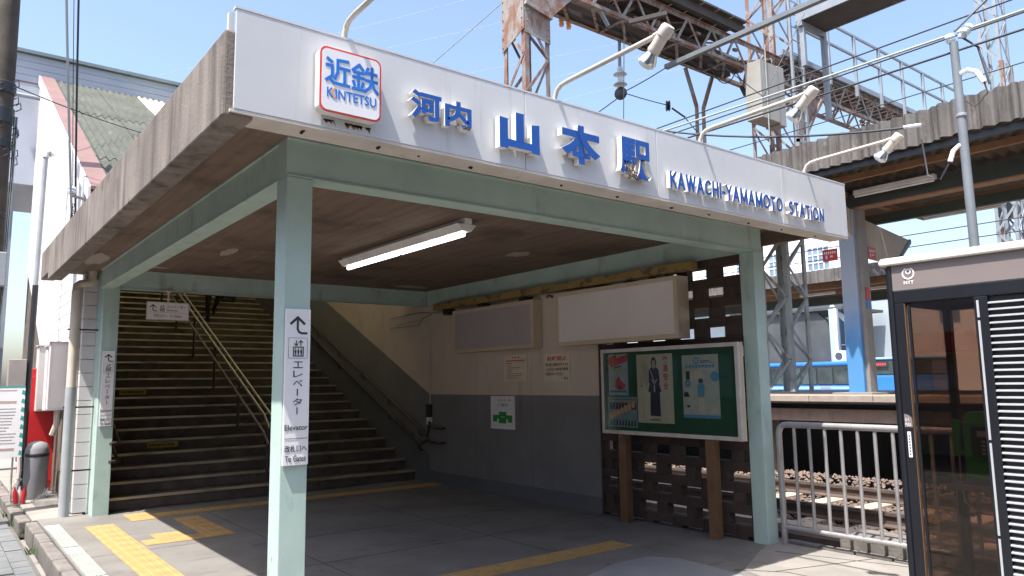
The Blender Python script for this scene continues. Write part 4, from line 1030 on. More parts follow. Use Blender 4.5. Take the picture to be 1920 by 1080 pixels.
for i in range(n_):
    for j in range(n_):
        u, v_ = i/(n_-1), j/(n_-1); cr_.append((-.33+.34*u, 7.75+.75*v_, .012+max(0, .22*math.sin(3.1*u)*math.sin(3.1*v_)*(.4+random.random()*.8))))
mb = MB(); mb._add(cr_, [(i*n_+j, (i+1)*n_+j, (i+1)*n_+j+1, i*n_+j+1) for i in range(n_-1) for j in range(n_-1)]); mb.build('sheet', 'plastic_bag', pb, True)
rb = thing('bottle_bag', 'clear bag of bottles with red labels beneath the signboard', 'bag', (-.5, 8.5, 0))
MB().lathe([(.0, 0), (.09, .01), (.11, .1), (.09, .24), (.03, .33), (.05, .36)], (-.48, 8.45, -.02), (0, 0, 1), 10).build('bag', 'plastic_bag', rb, True)
for i in range(3): MB().lathe([(.0, 0), (.03, 0), (.03, .16), (.012, .2), (.012, .23)], (-.51+.04*i, 8.43+.03*(i % 2), .0), (.1*(i-1), 0, 1), 8).build('bottle', 'vend_red' if i != 1 else 'plain_white', rb, True)

up = thing('utility_pole', 'weathered concrete utility pole wrapped in cables at the left edge', 'utility pole', (-1.02, 7.6, -.15))
MB().tube([(-1.055, 7.6, -.24), (-1.06, 7.6, 4), (-1.065, 7.6, 9.5)], [.165, .15, .128], 20).build('shaft', 'pole_concrete', up, True)
for z, h_ in ((5.62, .16), (5.2, .22), (4.85, .12), (3.9, .05), (3.0, .04), (2.2, .05)):
    MB().lathe([(.155, 0), (.165, .01), (.165, h_-.01), (.155, h_)], (-1.06, 7.6, z), (0, 0, 1), 20).build('band', 'black_paint', up, True)
for k in range(14):
    z = 4.7+random.random()*1.1; a = random.uniform(-1.9, .4)
    c_ = V(-1.06+.17*math.cos(a), 7.6+.17*math.sin(a), z); 
    MB().tube([c_, c_+V(.05, -.03, .03), c_+V(.06, -.02, -.05), c_+V(.0, -.0, -.09)], .008, 5).build('cable_loop', 'cable_black', up)
for k in range(4): MB().tube([(-.905+.012*k, 7.5, 5.3), (-.90+.01*k, 7.49, 4.3), (-.905+.008*k, 7.5, 3.0), (-.92, 7.5, 2.0)], .007, 5).build('cable_loop', 'cable_grey' if k % 2 else 'cable_black', up)
MB().box(-.99, -.88, 7.35, 7.6, 2.95, 3.4).build('junction_box', 'pipe_grey', up, bevel=.01)
bp = thing('service_pole', 'thin black service pipe standing on the pavement beside the bin', 'pole', (-.38, 9.3, 0))
MB().tube([(-.40, 9.2, -.02), (-.38, 9.2, 3.2)], .042, 12).build('lower_pipe', 'black_paint', bp, True)
MB().tube([(-.38, 9.2, 3.2), (-.36, 9.2, 5.25)], .036, 12).build('upper_pipe', 'pipe_grey', bp, True)
MB().tube([(-.36, 9.2, 5.25), (-.35, 9.2, 5.33), (-.30, 9.2, 5.36), (-.26, 9.2, 5.3)], .05, 10).build('weather_head', 'box_beige', bp, True)
MB().box(-.66, -.43, 9.12, 9.3, 1.55, 2.05).build('junction_box', 'box_dark', bp, bevel=.008)
MB().tube([(-.45, 9.15, .75), (-.43, 9.15, .4), (-.46, 9.15, -.01)], .03, 8).build('foot_sleeve', 'box_beige', bp, True)
# insulators and drop cables on the corner of the siding
ik = thing('cable_bracket', 'rusty bracket with orange insulators and coiled cables on the siding corner', 'bracket', (-.1, 7.3, 3.6))
for k, (x, y, z) in enumerate(((-.16, 7.3, 3.75), (-.12, 7.6, 3.95), (-.2, 7.2, 4.25))):
    MB().lathe([(.015, 0), (.05, .01), (.055, .04), (.03, .06), (.05, .08), (.03, .11), (.01, .12)], (x, y, z), (0, 0, 1), 12).build('insulator', ['logo_orange', 'porcelain', 'porcelain'][k], ik, True)
    MB().beam((x, y, z-.02), (-.02, y, z-.05), .03, .03).build('arm', 'rust_steel', ik)
MB().tube([(-.05, 7.25, 3.4), (-.05, 7.25, 4.55)], .025, 8).build('mast', 'pipe_grey', ik, True)
for k in range(7):
    cx, cy, cz = -.18+.02*random.random(), 7.25, 3.75+.05*k; r0 = .08+.03*random.random()
    MB().tube([(cx+.3*r0*math.cos(a*.7), cy+r0*math.cos(a*.7)*.6, cz+r0*math.sin(a*.7)) for a in range(10)], .006, 5).build('coil', 'cable_black', ik, True)
def wire(a, b, s, r, mt, label, group='overhead wires', n=16):
    o = MB().tube(sag(a, b, s, n), r, 5).build('overhead_wire', mt, None, True); return tag(o, label, 'wire', group)
wire((-.78, 5.6, 9.5), (-.17, 7.3, 3.86), .25, .016, 'cable_grey', 'thick grey drop cable falling past the utility pole to the siding, left one')
wire((-.55, 5.6, 9.5), (-.10, 7.6, 4.05), .35, .014, 'cable_black', 'thick dark drop cable falling to the siding bracket, right one')
wire((-1.0, 7.5, 5.75), (5.1, 16.5, 8.3), .25, .009, 'cable_black', 'thin twisted wire running from the utility pole over the bridge roof')
wire((-.62, 5.6, 9.5), (-.2, 7.2, 4.37), .3, .005, 'cable_black', 'hair thin wire between the two thick drop cables')

# ================================================================== guard rail by the track
gr = thing('guard_rail', 'grey tubular steel guard railing between the pavement and the track', 'railing', (5.1, -1.2, 0))
GX = 5.10
MB().tube([(GX, -.085, -.02), (GX, -.085, 1.06), (GX, -.10, 1.115), (GX, -.14, 1.145), (GX, -.2, 1.15), (GX, -2.45, 1.15), (GX, -2.51, 1.145), (GX, -2.55, 1.115), (GX, -2.565, 1.06), (GX, -2.565, -.02)], .03, 12).build('hoop', 'guard_rail', gr, True)
MB().tube([(GX, -.09, .165), (GX, -2.56, .165)], .024, 10).build('bottom_rail', 'guard_rail', gr, True)
for i in range(15):
    y = -.25-.158*i
    if y > -2.5: MB().tube([(GX, y, .165), (GX, y, 1.15)], .0165, 8).build('baluster', 'guard_rail', gr, True)
ft = thing('concrete_footing', 'rough concrete footing block behind the guard railing', 'block', (5.55, -1.5, 0))
MB().box(5.24, 5.75, -3.4, -.56, -.24, .13).build('block', 'kerb_stone', ft, bevel=.02)
et = struct(MB().box(5.225, 5.62, -.55, 7.2, -.25, -.06).build('track_edge', 'kerb_stone', None, bevel=.02))
for i in range(12):
    y = -.08-.34*i; MB().box(5.135, 5.222, y-.33, y-.008, .0005, .03+random.uniform(-.006, .006)).build('edge_brick', 'kerb_stone', floor, bevel=.008)

# ================================================================== railway
tk = struct(MB().box(5.6, 9.3, -12, 40, -.24, .0).build('track_bed', 'ballast_soil'))
def rails(x, label):
    t = thing('steel_rail', label, 'rail', (x, 0, .2), 'running rails')
    MB().prism([(x-.065, -12, .045), (x+.065, -12, .045), (x+.065, -12, .06), (x+.012, -12, .08), (x+.012, -12, .155), (x+.035, -12, .165), (x+.035, -12, .197), (x-.035, -12, .197), (x-.035, -12, .165), (x-.012, -12, .155), (x-.012, -12, .08), (x-.065, -12, .06)], (0, 52, 0)).build('profile', 'rail_steel', t)
    MB().box(x-.028, x+.028, -12, 40, .1975, .2005).build('running_surface', 'rail_top', t)
rails(6.42, 'rusty running rail nearer the guard railing')
rails(7.95, 'rusty running rail nearer the platform')
slm = MB().box(-1.15, 1.15, -.11, .11, 0, .045).mesh('sleeper', 'sleeper')
for i in range(44): put('sleeper', slm, tk, 0, (7.18, -7.5+.6*i, .0))
gb = struct(MB().box(5.75, 5.98, -12, 30, -.1, .06).build('cable_trough', 'sleeper'))
bs = MB()
random.seed(11)
def stones(n, x0, x1, y0, y1, s0, s1, zf):
    for q in range(n):
        x = random.uniform(x0, x1); y = random.uniform(y0, y1); s_ = random.uniform(s0, s1); z = zf(x)+s_*.2
        d = [V(random.uniform(.6, 1), 0, 0), V(-random.uniform(.6, 1), .2, 0), V(0, random.uniform(.6, 1), 0), V(.2, -random.uniform(.6, 1), 0), V(.1, 0, random.uniform(.5, .9)), V(0, 0, -.6)]
        a = random.uniform(0, 6.28); Rm = Matrix.Rotation(a, 3, 'Z')
        vs = [V(x, y, z)+Rm @ (p*s_) for p in d]
        bs._add(vs, [(0, 2, 4), (2, 1, 4), (1, 3, 4), (3, 0, 4), (2, 0, 5), (1, 2, 5), (3, 1, 5), (0, 3, 5)])
stones(6500, 6.02, 9.25, -3.0, 8, .018, .042, lambda x: .01+.0*x)
stones(2600, 8.15, 9.2, -3, 8, .022, .045, lambda x: .03+.12*max(0, min(1, (x-8.1)/.8)))
stones(900, 5.98, 6.3, -3, 8, .025, .05, lambda x: .02)
stones(1500, 6.0, 9.2, 8, 22, .03, .06, lambda x: .02)
stuff(bs.build('ballast', 'ballast_stone'))
random.seed(5)

# platform
pf = bpy.data.objects.new('platform', None); COL.objects.link(pf); pf.location = (11.5, 4, 0); WLOC[pf.name] = (11.5, 4, 0)
struct(pf, 'island platform with pale edge stones across the track')
MB().box(9.42, 14.0, -14, 40, 1.2, 1.325).build('deck', 'deck_grey', pf)
y = -10.
while y < 36:
    MB().box(9.2, 9.418, y+.004, y+.996, 1.235, 1.335).build('edge_stone', 'deck_edge', pf, bevel=.008); y += 1.0
MB().box(9.62, 9.92, -14, 40, 1.3255, 1.334).build('tactile_line', 'tactile_yellow', pf)
MB().box(13.3, 13.6, -14, 40, 1.3255, 1.334).build('tactile_line', 'tactile_yellow', pf)
MB().box(9.40, 9.52, -14, 40, .93, 1.12).build('edge_beam', 'platform_wall', pf)
MB().box(9.53, 13.9, -14, 40, 1.121, 1.2).build('underside', 'far_dark', pf)
for i in range(12): MB().box(9.7, 9.95, -9+4*i, -8.7+4*i, -.2, 1.12).build('pier', 'platform_wall', pf)
MB().box(11.9, 12.0, -14, 40, -.2, 1.12).build('shade_back_wall', 'far_dark', pf)  # added wall whose dark colour paints the deep shade under the deck

# ================================================================== platform canopy
pc = thing('platform_canopy', 'platform canopy with weathered corrugated fascia and blue grey column', 'canopy', (11, 1.7, 1.33))
y = -9.9
while y < 8:
    MB().corr((9.0+random.uniform(0, .012), y, 4.79+random.uniform(-.012, .012)), (0, 1, 0), .98, (0, 0, 1), .47, (-1, 0, 0), .175, .04, .01, 8).build('fascia_sheet', 'slate_weathered', pc, True); y += .9625
y = -9.9
while y < 8:
    MB().corr((9.06, y, 4.86), (0, 1, 0), .98, V(1, 0, -.09), 1.9, (0, 0, 1), .175, .03, .008, 6).build('roof_sheet', 'slate_under', pc, True)
    MB().corr((10.98, y, 4.70), (0, 1, 0), .98, V(1, 0, .05), 2.6, (0, 0, 1), .175, .03, .008, 6).build('roof_sheet', 'slate_under', pc, True); y += .9625
for x, z, w_, h_, mt in ((9.12, 4.74, .06, .1, 'black_paint'), (9.62, 4.70, .06, .09, 'purlin_rust'), (10.9, 4.55, .06, .1, 'purlin_rust'), (11.9, 4.55, .06, .1, 'purlin_rust'), (12.9, 4.62, .06, .1, 'purlin_rust')):
    MB().box(x-w_/2, x+w_/2, -9.9, 8, z-h_/2, z+h_/2).build('purlin', mt, pc)
MB().box(10.28, 10.44, -9.9, 8, 4.38, 4.62).build('girder', 'girder_green', pc); MB().box(10.24, 10.48, -9.9, 8, 4.355, 4.379).build('girder_flange', 'purlin_rust', pc)
MB().box(11.3, 11.4, -9.9, 8, 4.25, 4.42).build('girder', 'girder_green', pc)
for y in (-6.5, 1.75, 7.5):
    MB().box(10.21, 10.50, y-.13, y+.13, 1.335, 4.354).build('column', 'column_fade', pc, bevel=.01)
    MB().box(10.30, 10.52, y-.19, y-.131, 1.335, 4.354).build('column_shaded_side', 'column_shade', pc)  # shade on the column's side face, put into a darker strip
    MB().prism([(10.505, y-.1, 3.66), (11.75, y-.1, 3.60), (12.3, y-.1, 4.0), (12.3, y-.1, 4.05), (10.505, y-.1, 4.25)], (0, .2, 0)).build('cross_arm', 'arm_cream', pc)
    MB().prism([(11.76, y-.11, 3.58), (12.33, y-.11, 4.0), (12.33, y-.11, 4.07), (12.28, y-.11, 4.07), (11.72, y-.11, 3.62)], (0, .22, 0)).build('arm_end', 'black_paint', pc)
    MB().prism([(10.21, y-.1, 3.9), (10.21, y-.1, 4.354), (9.3, y-.1, 4.65), (9.3, y-.1, 4.55)], (0, .2, 0)).build('cross_arm', 'arm_cream', pc)
    MB().box(9.3, 13.3, y-.05, y+.05, 4.57, 4.66).build('rafter', 'purlin_rust', pc)
    MB().box(10.0, 10.75, y-.35, y+.3, 1.326, 1.36).build('column_foot', 'deck_grey', pc)
for (x, y0, y1, z) in ((10.1, .25, 1.5, 4.56), (11.5, -.15, 1.05, 4.28), (10.1, -3.5, -2.2, 4.56)):
    t = thing('platform_light', 'white fluorescent light under the platform canopy, %s' % ('beside the column' if y1 == 1.5 else 'on the lower far girder' if x > 11 else 'farthest right'), 'light', (x, y0, z), 'platform lights')
    MB().box(x-.05, x+.05, y0, y1, z-.03, z+.05).build('batten', 'tube_white', t, bevel=.01); MB().tube([(x-.02, y0+.02, z-.05), (x-.02, y1-.02, z-.05)], .02, 8).build('tube', 'frost_bulb', t, True)
def red_plate(org, ux, n, w_, label):
    t = thing('red_plate', label, 'sign', org, 'red plates on the platform column'); F = Face(org, ux, n)
    mb = MB(); F.rect(mb, 0, 0, w_, .2, -.01, 0); mb.build('plate', 'label_red', t)
    mb = MB()
    for i in range(6): F.rect(mb, w_*(.1+.14*i), .12, w_*(.19+.14*i), .16)
    F.rect(mb, w_*.2, .04, w_*.32, .1); F.rect(mb, w_*.5, .06, w_*.7, .09); mb.build('print', 'paper', t)
red_plate((10.2, 2.17, 3.54), (0, -1, 0), (-1, 0, 0), .26, 'red plate with white print on the left of the platform column')
red_plate((10.53, 1.55, 3.54), (1, 0, 0), (0, -1, 0), .24, 'red plate with white print on the right of the platform column')
t = thing('column_tag', 'small red and blue strip low on the platform column side', 'label', (10.35, 1.555, 2.7))
MB().box(10.36, 10.46, 1.545, 1.558, 2.85, 3.05).build('upper_strip', 'label_red', t); MB().box(10.36, 10.46, 1.545, 1.558, 2.72, 2.849).build('lower_strip', 'column_blue', t)

# second, farther canopy
p2 = thing('platform_canopy', 'farther platform canopy with pale corrugated fascia', 'canopy', (20, 6, 1.3))
y = -6.
while y < 20:
    MB().corr((18.0, y, 4.26), (0, 1, 0), 1.95, (0, 0, 1), .36, (-1, 0, 0), .2, .03, .01, 6).build('fascia_sheet', 'slate_weathered', p2, True); y += 1.93
MB().box(18.05, 23.0, -6, 20, 4.30, 4.38).build('roof', 'slate_under', p2)
for x in (18.5, 19.8, 21.2): MB().box(x, x+.12, -6, 20, 4.12, 4.295).build('purlin', 'purlin_rust', p2)
MB().box(20.3, 20.5, -6, 20, 3.85, 4.11).build('girder', 'girder_green', p2)
for y in (1.0, 11.0): MB().box(20.25, 20.55, y, y+.3, -.2, 3.849).build('column', 'column_grey', p2)
for y0 in (4.9, 6.9): MB().box(19.2, 19.3, y0, y0+1.1, 4.05, 4.12).build('light_batten', 'tube_white', p2)

# ================================================================== overhead line gantry
ga = thing('catenary_gantry', 'rusty lattice steel gantry carrying the overhead line above the tracks', 'gantry', (8.5, 4.5, 0))
RS = 'rust_steel'
def lattice(root, x0, x1, y0, y1, z0, z1, pan, leg=.085, lace=.05, mt=RS):
    for x, y in ((x0, y0), (x1, y0), (x0, y1), (x1, y1)):
        sx = 1 if x == x0 else -1; sy_ = 1 if y == y0 else -1
        m_ = MB().box(min(x, x+sx*leg), max(x, x+sx*leg), min(y, y+sy_*.012), max(y, y+sy_*.012), z0, z1); m_.box(min(x, x+sx*.012), max(x, x+sx*.012), min(y+sy_*.0125, y+sy_*leg), max(y+sy_*.0125, y+sy_*leg), z0, z1)
        m_.build('leg', mt, root)
    n = max(1, int((z1-z0)/pan)); h_ = (z1-z0)/n
    for i in range(n):
        a, b = z0+i*h_, z0+(i+1)*h_
        if i % 2: a, b = b, a
        for yy, o in ((y0-.006, 1), (y1+.006, -1)): MB().beam((x0+.03, yy, a), (x1-.03, yy, b), lace, .012, (0, 1, 0)).build('lacing', mt, root)
        for xx in (x0-.006, x1+.006): MB().beam((xx, y0+.03, b), (xx, y1-.03, a), .012, lace, (0, 0, 1) if False else (0, 1, 0)).build('lacing', mt, root)
lattice(ga, 5.44, 5.95, 4.2, 4.75, -.2, 8.62, .62)
lattice(ga, 12.42, 13.15, 4.2, 4.85, 1.33, 4.6, .55, .1, .06, 'mast_paint'); lattice(ga, 12.42, 13.15, 4.2, 4.85, 4.605, 11.5, .6)
# riveted plates round the head of the near column
MB().prism([(5.425, 4.19, 7.12), (5.425, 4.76, 6.9), (5.425, 4.76, 8.75), (5.425, 4.19, 8.75)], (-.012, 0, 0)).build('gusset_plate', RS, ga)
MB().prism([(5.43, 4.185, 7.06), (5.95, 4.185, 6.98), (5.95, 4.185, 7.42), (5.43, 4.185, 7.5)], (0, -.012, 0)).build('gusset_plate', RS, ga)
MB().prism([(5.43, 4.185, 7.51), (5.96, 4.185, 7.43), (6.5, 4.185, 7.96), (6.5, 4.185, 8.6), (5.43, 4.185, 8.6)], (0, -.012, 0)).build('gusset_plate', RS, ga)
MB().beam((5.42, 4.15, 7.53), (5.97, 4.15, 7.42), .06, .06).build('plate_angle', RS, ga)
for i in range(11):
    for q in ((5.48, 4.168, 7.1+.16*i), (5.91, 4.168, 7.06+.16*i)): MB().lathe([(.014, 0), (.01, .012), (.0, .016)], q, (0, -1, 0), 6).build('rivet', RS, ga)
    for q in ((5.41, 4.23, 7.15+.16*i), (5.41, 4.72, 6.97+.16*i)): MB().lathe([(.014, 0), (.01, .012), (.0, .016)], q, (-1, 0, 0), 6).build('rivet', RS, ga)
for sx, xx in ((-1, 12.4), (1, 13.17)):
    MB().prism([(xx, 4.18, 6.6), (xx, 4.18, 7.93), (xx+sx*1.0, 4.18, 7.93)], (0, -.012, 0)).build('gusset_plate', RS, ga)
    MB().beam((xx, 4.16, 6.6), (xx+sx*1.0, 4.16, 7.93), .06, .06).build('plate_angle', RS, ga)
# box truss
ZB, ZT = 7.95, 8.55
for y, z in ((4.2, ZB), (4.8, ZB), (4.2, ZT), (4.8, ZT)):
    m_ = MB().box(5.96, 27, y-.045, y+.045, z-.008, z+.008); m_.box(5.96, 27, y-.01, y+.01, z+.0085 if z == ZB else z-.085, z+.085 if z == ZB else z-.0085); m_.build('chord', RS, ga)
n = 28; dx = 20.6/n
for i in range(n):
    a = 6.2+i*dx; b = a+dx
    for y in (4.2, 4.8):
        MB().beam((a, y, ZB+.02), ((a+b)/2, y, ZT-.02), .055, .014, (0, 1, 0)).build('lacing', RS, ga); MB().beam(((a+b)/2, y, ZT-.02), (b, y, ZB+.02), .055, .014, (0, 1, 0)).build('lacing', RS, ga)
    MB().beam((a, 4.2, ZB-.012), (b, 4.8, ZB-.012), .055, .014).build('lacing', RS, ga)
    if i % 2 == 0: MB().beam((a, 4.8, ZT+.012), (b, 4.2, ZT+.012), .055, .014).build('lacing', RS, ga); MB().beam((a, 4.2, ZB-.03), (a, 4.8, ZB-.03), .05, .02).build('batten', RS, ga)
# boards and channels lying on the truss
for i in range(9): MB().box(6.9+i*.46, 7.34+i*.46, 3.9, 5.15, 8.76, 8.80).build('walk_board', 'grate_dark', ga)
for y in (4.0, 4.5, 5.0): MB().box(6.85, 11.1, y, y+.1, 8.58, 8.755).build('bearer', 'grate_dark', ga)
for y in (4.35, 4.62): MB().box(6.2, 11.4, y, y+.16, 7.975, 8.06).build('cable_tray', 'grate_dark', ga)
# galvanised walkway with handrail beyond the second column
MB().box(12.6, 26, 4.1, 4.16, 8.6, 8.72).build('walkway_channel', 'galv_steel', ga); MB().box(12.6, 26, 4.84, 4.9, 8.6, 8.72).build('walkway_channel', 'galv_steel', ga)
for i in range(48): MB().box(12.7+.27*i, 12.9+.27*i, 4.17, 4.83, 8.62, 8.65).build('grating', 'grate_dark', ga)
for i in range(9):
    x = 13.2+1.24*i
    for y in (4.1,): MB().box(x, x+.06, y-.07, y-.002, 8.35, 9.86).build('handrail_post', 'galv_steel', ga)
for z in (9.86, 9.35): MB().box(13.1, 25, 4.04, 4.09, z, z+.05).build('handrail', 'galv_steel', ga)
# cabinets, ladder and frame on the second column
MB().box(11.1, 11.72, 3.72, 4.08, 6.75, 7.95).build('cabinet', 'cabinet', ga, bevel=.01); MB().box(11.74, 11.98, 3.74, 4.08, 6.72, 7.98).build('cabinet', 'cabinet', ga, bevel=.01)
MB().tube([(11.28, 3.70, 8.3), (11.26, 3.70, 6.2)], .012, 6).build('conduit', 'cable_grey', ga)
for x in (12.62, 13.05): MB().box(x, x+.06, 3.9, 3.95, 5.2, 10.5).build('ladder_stile', 'galv_steel', ga)
for i in range(17): MB().tube([(12.65, 3.925, 5.3+.3*i), (13.08, 3.925, 5.3+.3*i)], .012, 5).build('ladder_rung', 'galv_steel', ga)
for z in (5.9, 6.5): MB().box(12.4, 13.9, 3.75, 3.8, z, z+.07).build('frame_rail', 'galv_steel', ga)
for x in (12.4, 13.15, 13.85): MB().box(x, x+.06, 3.75, 3.8, 5.2, 6.57).build('frame_post', 'galv_steel', ga)
# trough running along the track on the column head
tr_ = thing('cable_trough', 'grey steel cable trough running along the track above the gantry', 'trough', (12.9, 2.0, 9.2))
MB().box(12.63, 13.55, -9, 3.76, 9.2, 9.23).build('floor_plate', 'grate_dark', tr_); MB().box(12.6, 12.629, -9, 3.76, 9.19, 9.42).build('side_plate', 'galv_steel', tr_); MB().box(13.551, 13.58, -9, 3.76, 9.19, 9.42).build('side_plate', 'galv_steel', tr_)
MB().box(12.6, 13.6, 3.62, 3.72, 9.08, 9.185).build('bearer', 'galv_steel', tr_); MB().box(13.5, 13.6, 3.62, 3.72, 7.2, 9.08).build('post', 'galv_steel', tr_); MB().box(12.66, 12.74, 3.62, 3.72, 8.2, 9.08).build('post', 'galv_steel', tr_)
ch = thing('steel_channel', 'long grey steel channel spanning diagonally below the gantry', 'channel', (9, 1, 7.4))
MB().box(8.95, 9.05, -4, 4.36, 7.42, 7.445).build('flange', 'pole_grey', ch); MB().box(8.95, 8.965, -4, 4.36, 7.446, 7.50).build('web', 'pole_grey', ch)
for x, a, b in ((10.13, 10.44, 7.9), (11.0, 10.66, 7.9)):
    MB().beam((x, 4.8, b), (a, 4.8, 7.15), .07, .05, (0, 1, 0)).build('hanger', 'rust_steel', ga); MB().beam((a, 4.8, 7.15), (a-.02, 4.8, 5.9), .06, .05, (0, 1, 0)).build('hanger', 'rust_steel', ga)
MB().box(10.0, 11.0, 4.76, 4.84, 6.15, 6.21).build('hanger', 'rust_steel', ga)
ins = thing('insulator_string', 'hanging string of pale insulators with a black pulley under the gantry', 'insulator', (8.2, 4.8, 6.8))
MB().tube([(8.22, 4.8, 7.94), (8.21, 4.8, 7.42)], .03, 8).build('rod', 'galv_steel', ins)
for k in range(2): MB().lathe([(.03, 0), (.05, .02), (.055, .09), (.12, .14), (.13, .155), (.05, .165), (.025, .2)], (8.21, 4.8, 7.42-.2*k), (0, 0, -1), 16).build('insulator', 'porcelain', ins, True)
MB().lathe([(.0, -.04), (.10, -.04), (.12, -.025), (.09, 0), (.12, .025), (.10, .04), (.0, .04)], (8.21, 4.8, 6.90), (1, .3, 0), 16).build('pulley', 'black_paint', ins, True)
pl = thing('line_pulley', 'round black pulley tensioning the span wire over the track', 'pulley', (9.35, 4.5, 6.7))
MB().lathe([(.0, -.04), (.09, -.04), (.11, -.025), (.08, 0), (.11, .025), (.09, .04), (.0, .04)], (9.3, 4.6, 6.84), (.7, -.7, 0), 16).build('wheel', 'black_paint', pl, True)
MB().tube([(9.42, 4.6, 6.82), (9.8, 4.6, 6.72)], .018, 6).build('tension_rod', 'black_paint', pl)
bi = thing('bar_insulators', 'row of small rusty insulators beneath the gantry haunch', 'insulator', (6.9, 4.75, 7.8))
for i in range(2): MB().lathe([(.02, 0), (.05, .02), (.05, .06), (.025, .08), (.05, .1), (.04, .15)], (6.75+.17*i, 4.78, 7.93), (0, 0, -1), 10).build('insulator', 'logo_orange', bi, True)
MB().beam((7.6, 4.0, 7.78), (8.15, 3.6, 7.95), .09, .07).build('bracket', 'grate_dark', ga)

random.seed(31)
for q in range(46):
    x = random.uniform(6.6, 12.2) if q < 30 else random.uniform(13.2, 20); y = random.choice((4.22, 4.5, 4.78)); z = random.choice((7.98, 8.1, 8.3, 8.5)); l_ = random.uniform(.08, .45)
    d_ = random.choice(((l_, 0, 0), (0, l_, 0), (l_*.5, 0, -l_*.6), (l_*.4, .1, l_*.5)))
    MB().beam((x, y, z), (x+d_[0], y+d_[1], z+d_[2]), random.uniform(.03, .08), random.uniform(.03, .09)).build('bracket', random.choice((RS, RS, 'grate_dark', 'galv_steel')), ga)
for q in range(9):
    x = random.uniform(6.8, 11.6)
    MB().tube(sag((x, 4.5, 7.96), (x+random.uniform(.4, 1.2), 4.5+random.uniform(-.2, .2), 7.96), random.uniform(.08, .3), 8), .011, 5).build('slack_cable', 'cable_black', ga)
for x0_, x1_, z in ((5.96, 12.4, 8.25), (5.96, 12.4, 8.18), (13.2, 24, 8.3)): MB().tube([(x0_, 4.45, z), (x1_, 4.45, z-.02)], .016, 6).build('conduit', 'cable_black', ga)
# more lattice masts farther along
m3 = thing('lattice_mast', 'tall grey lattice mast rising behind the canopy at the right edge', 'mast', (22.5, 3.3, 0)); lattice(m3, 22.15, 22.85, 3.0, 3.55, 0, 15.5, .7, .09, .06, 'galv_steel')
for x, y in ((22.15, 3.0), (22.85, 3.0)): MB().box(x-.02, x+.09, y-.03, y+.06, 8.6, 10.6).build('rusty_leg_foot', 'rust_steel', m3)
m4 = thing('lattice_mast', 'rusty lattice mast with a dark cabinet seen under the platform canopy', 'mast', (26.7, 4.6, 0)); lattice(m4, 26.4, 27.0, 4.3, 4.85, 0, 7.0, .8, .1, .06); MB().box(26.2, 27.3, 4.2, 4.9, 6.9, 7.9).build('cabinet', 'far_dark', m4)
m5 = thing('support_mast', 'pair of grey channel posts seen under the platform canopy', 'mast', (19.0, 1.2, 0))
for k in (0, .35): MB().box(20.2+k, 20.32+k, 2.0, 2.15, 0, 7.4).build('post', 'galv_steel', m5)

# slim pole behind the phone booth
sp = thing('service_pole', 'slim grey steel pole with insulators rising behind the phone booth', 'pole', (5.32, -1.9, 0))
MB().tube([(5.32, -1.92, -.1), (5.32, -1.90, 2.7), (5.32, -1.885, 4.5)], [.040, .038, .034], 14).build('shaft', 'pole_grey', sp, True)
for k, (dx_, dy_) in enumerate(((0, .02), (.02, -.06), (-.02, -.1))): MB().lathe([(.015, 0), (.035, .005), (.04, .03), (.028, .04), (.042, .055), (.03, .08), (.02, .085)], (5.32+dx_, -1.885+dy_, 4.50+.02*k), (.3*(k-1), -.6*k*.5, 1), 12).build('insulator', 'porcelain', sp, True)
MB().tube([(5.32, -1.90, 4.2), (5.33, -1.97, 4.22), (5.34, -2.03, 4.19), (5.35, -2.08, 4.08)], .022, 8).build('weather_head', 'plain_white', sp, True)
MB().tube([(5.35, -2.08, 4.08), (5.35, -2.10, 3.98), (5.33, -2.0, 3.88), (5.32, -1.94, 3.95)], .007, 6).build('loop_cable', 'cable_black', sp, True)
MB().tube([(5.34, -1.93, 4.55), (5.35, -2.06, 4.4), (5.35, -2.12, 4.05)], .01, 6).build('loop_cable', 'cable_black', sp, True)
MB().tube([(5.32, -1.90, 3.55), (5.3, -1.86, 3.57), (5.28, -1.82, 3.53), (5.27, -1.79, 3.44)], .02, 8).build('weather_head', 'plain_white', sp, True)
MB().tube([(5.27, -1.79, 3.44), (5.27, -1.7, 3.30), (5.27, -1.6, 3.36), (5.28, -1.57, 3.7)], .008, 6).build('loop_cable', 'cable_black', sp, True)
MB().lathe([(.036, 0), (.044, .004), (.044, .025), (.036, .03)], (5.32, -1.895, 3.82), (0, 0, 1), 14).build('clamp', 'galv_steel', sp, True)
MB().tube([(5.30, -1.57, 3.84), (5.3, -1.42, 3.86)], .016, 6).build('cable_joint', 'plain_white', sp)

wire((5.9, 4.2, 6.02), (5.31, -1.45, 3.85), .28, .012, 'cable_black', 'black cable swooping from the gantry column to the slim pole')
wire((5.35, 14, 5.15), (5.33, -1.86, 4.58), .10, .012, 'cable_grey', 'pale wire along the track to the top of the slim pole')
wire((5.33, -1.92, 4.58), (5.35, -12, 4.9), .10, .012, 'cable_grey', 'pale wire leaving the slim pole to the right')
wire((5.35, 14, 4.95), (5.33, -1.88, 4.42), .12, .011, 'cable_black', 'dark wire along the track below the pale one')
wire((5.33, -1.92, 4.42), (5.35, -12, 4.75), .10, .011, 'cable_black', 'dark wire leaving the slim pole to the right')
wire((5.32, -1.9, 4.6), (6.9, -3.2, 6.7), .05, .01, 'cable_black', 'dark wire climbing right from the top of the slim pole')
wire((7.2, 20, 5.62), (7.2, -10, 5.60), .08, .010, 'cable_black', 'upper catenary wire above the near track')
wire((7.2, 20, 5.40), (7.2, -10, 5.38), .03, .010, 'cable_black', 'contact wire above the near track')
wire((8.21, 4.8, 6.85), (7.0, 6.2, 5.7), .02, .010, 'cable_black', 'wire dropping left from the hanging pulley')
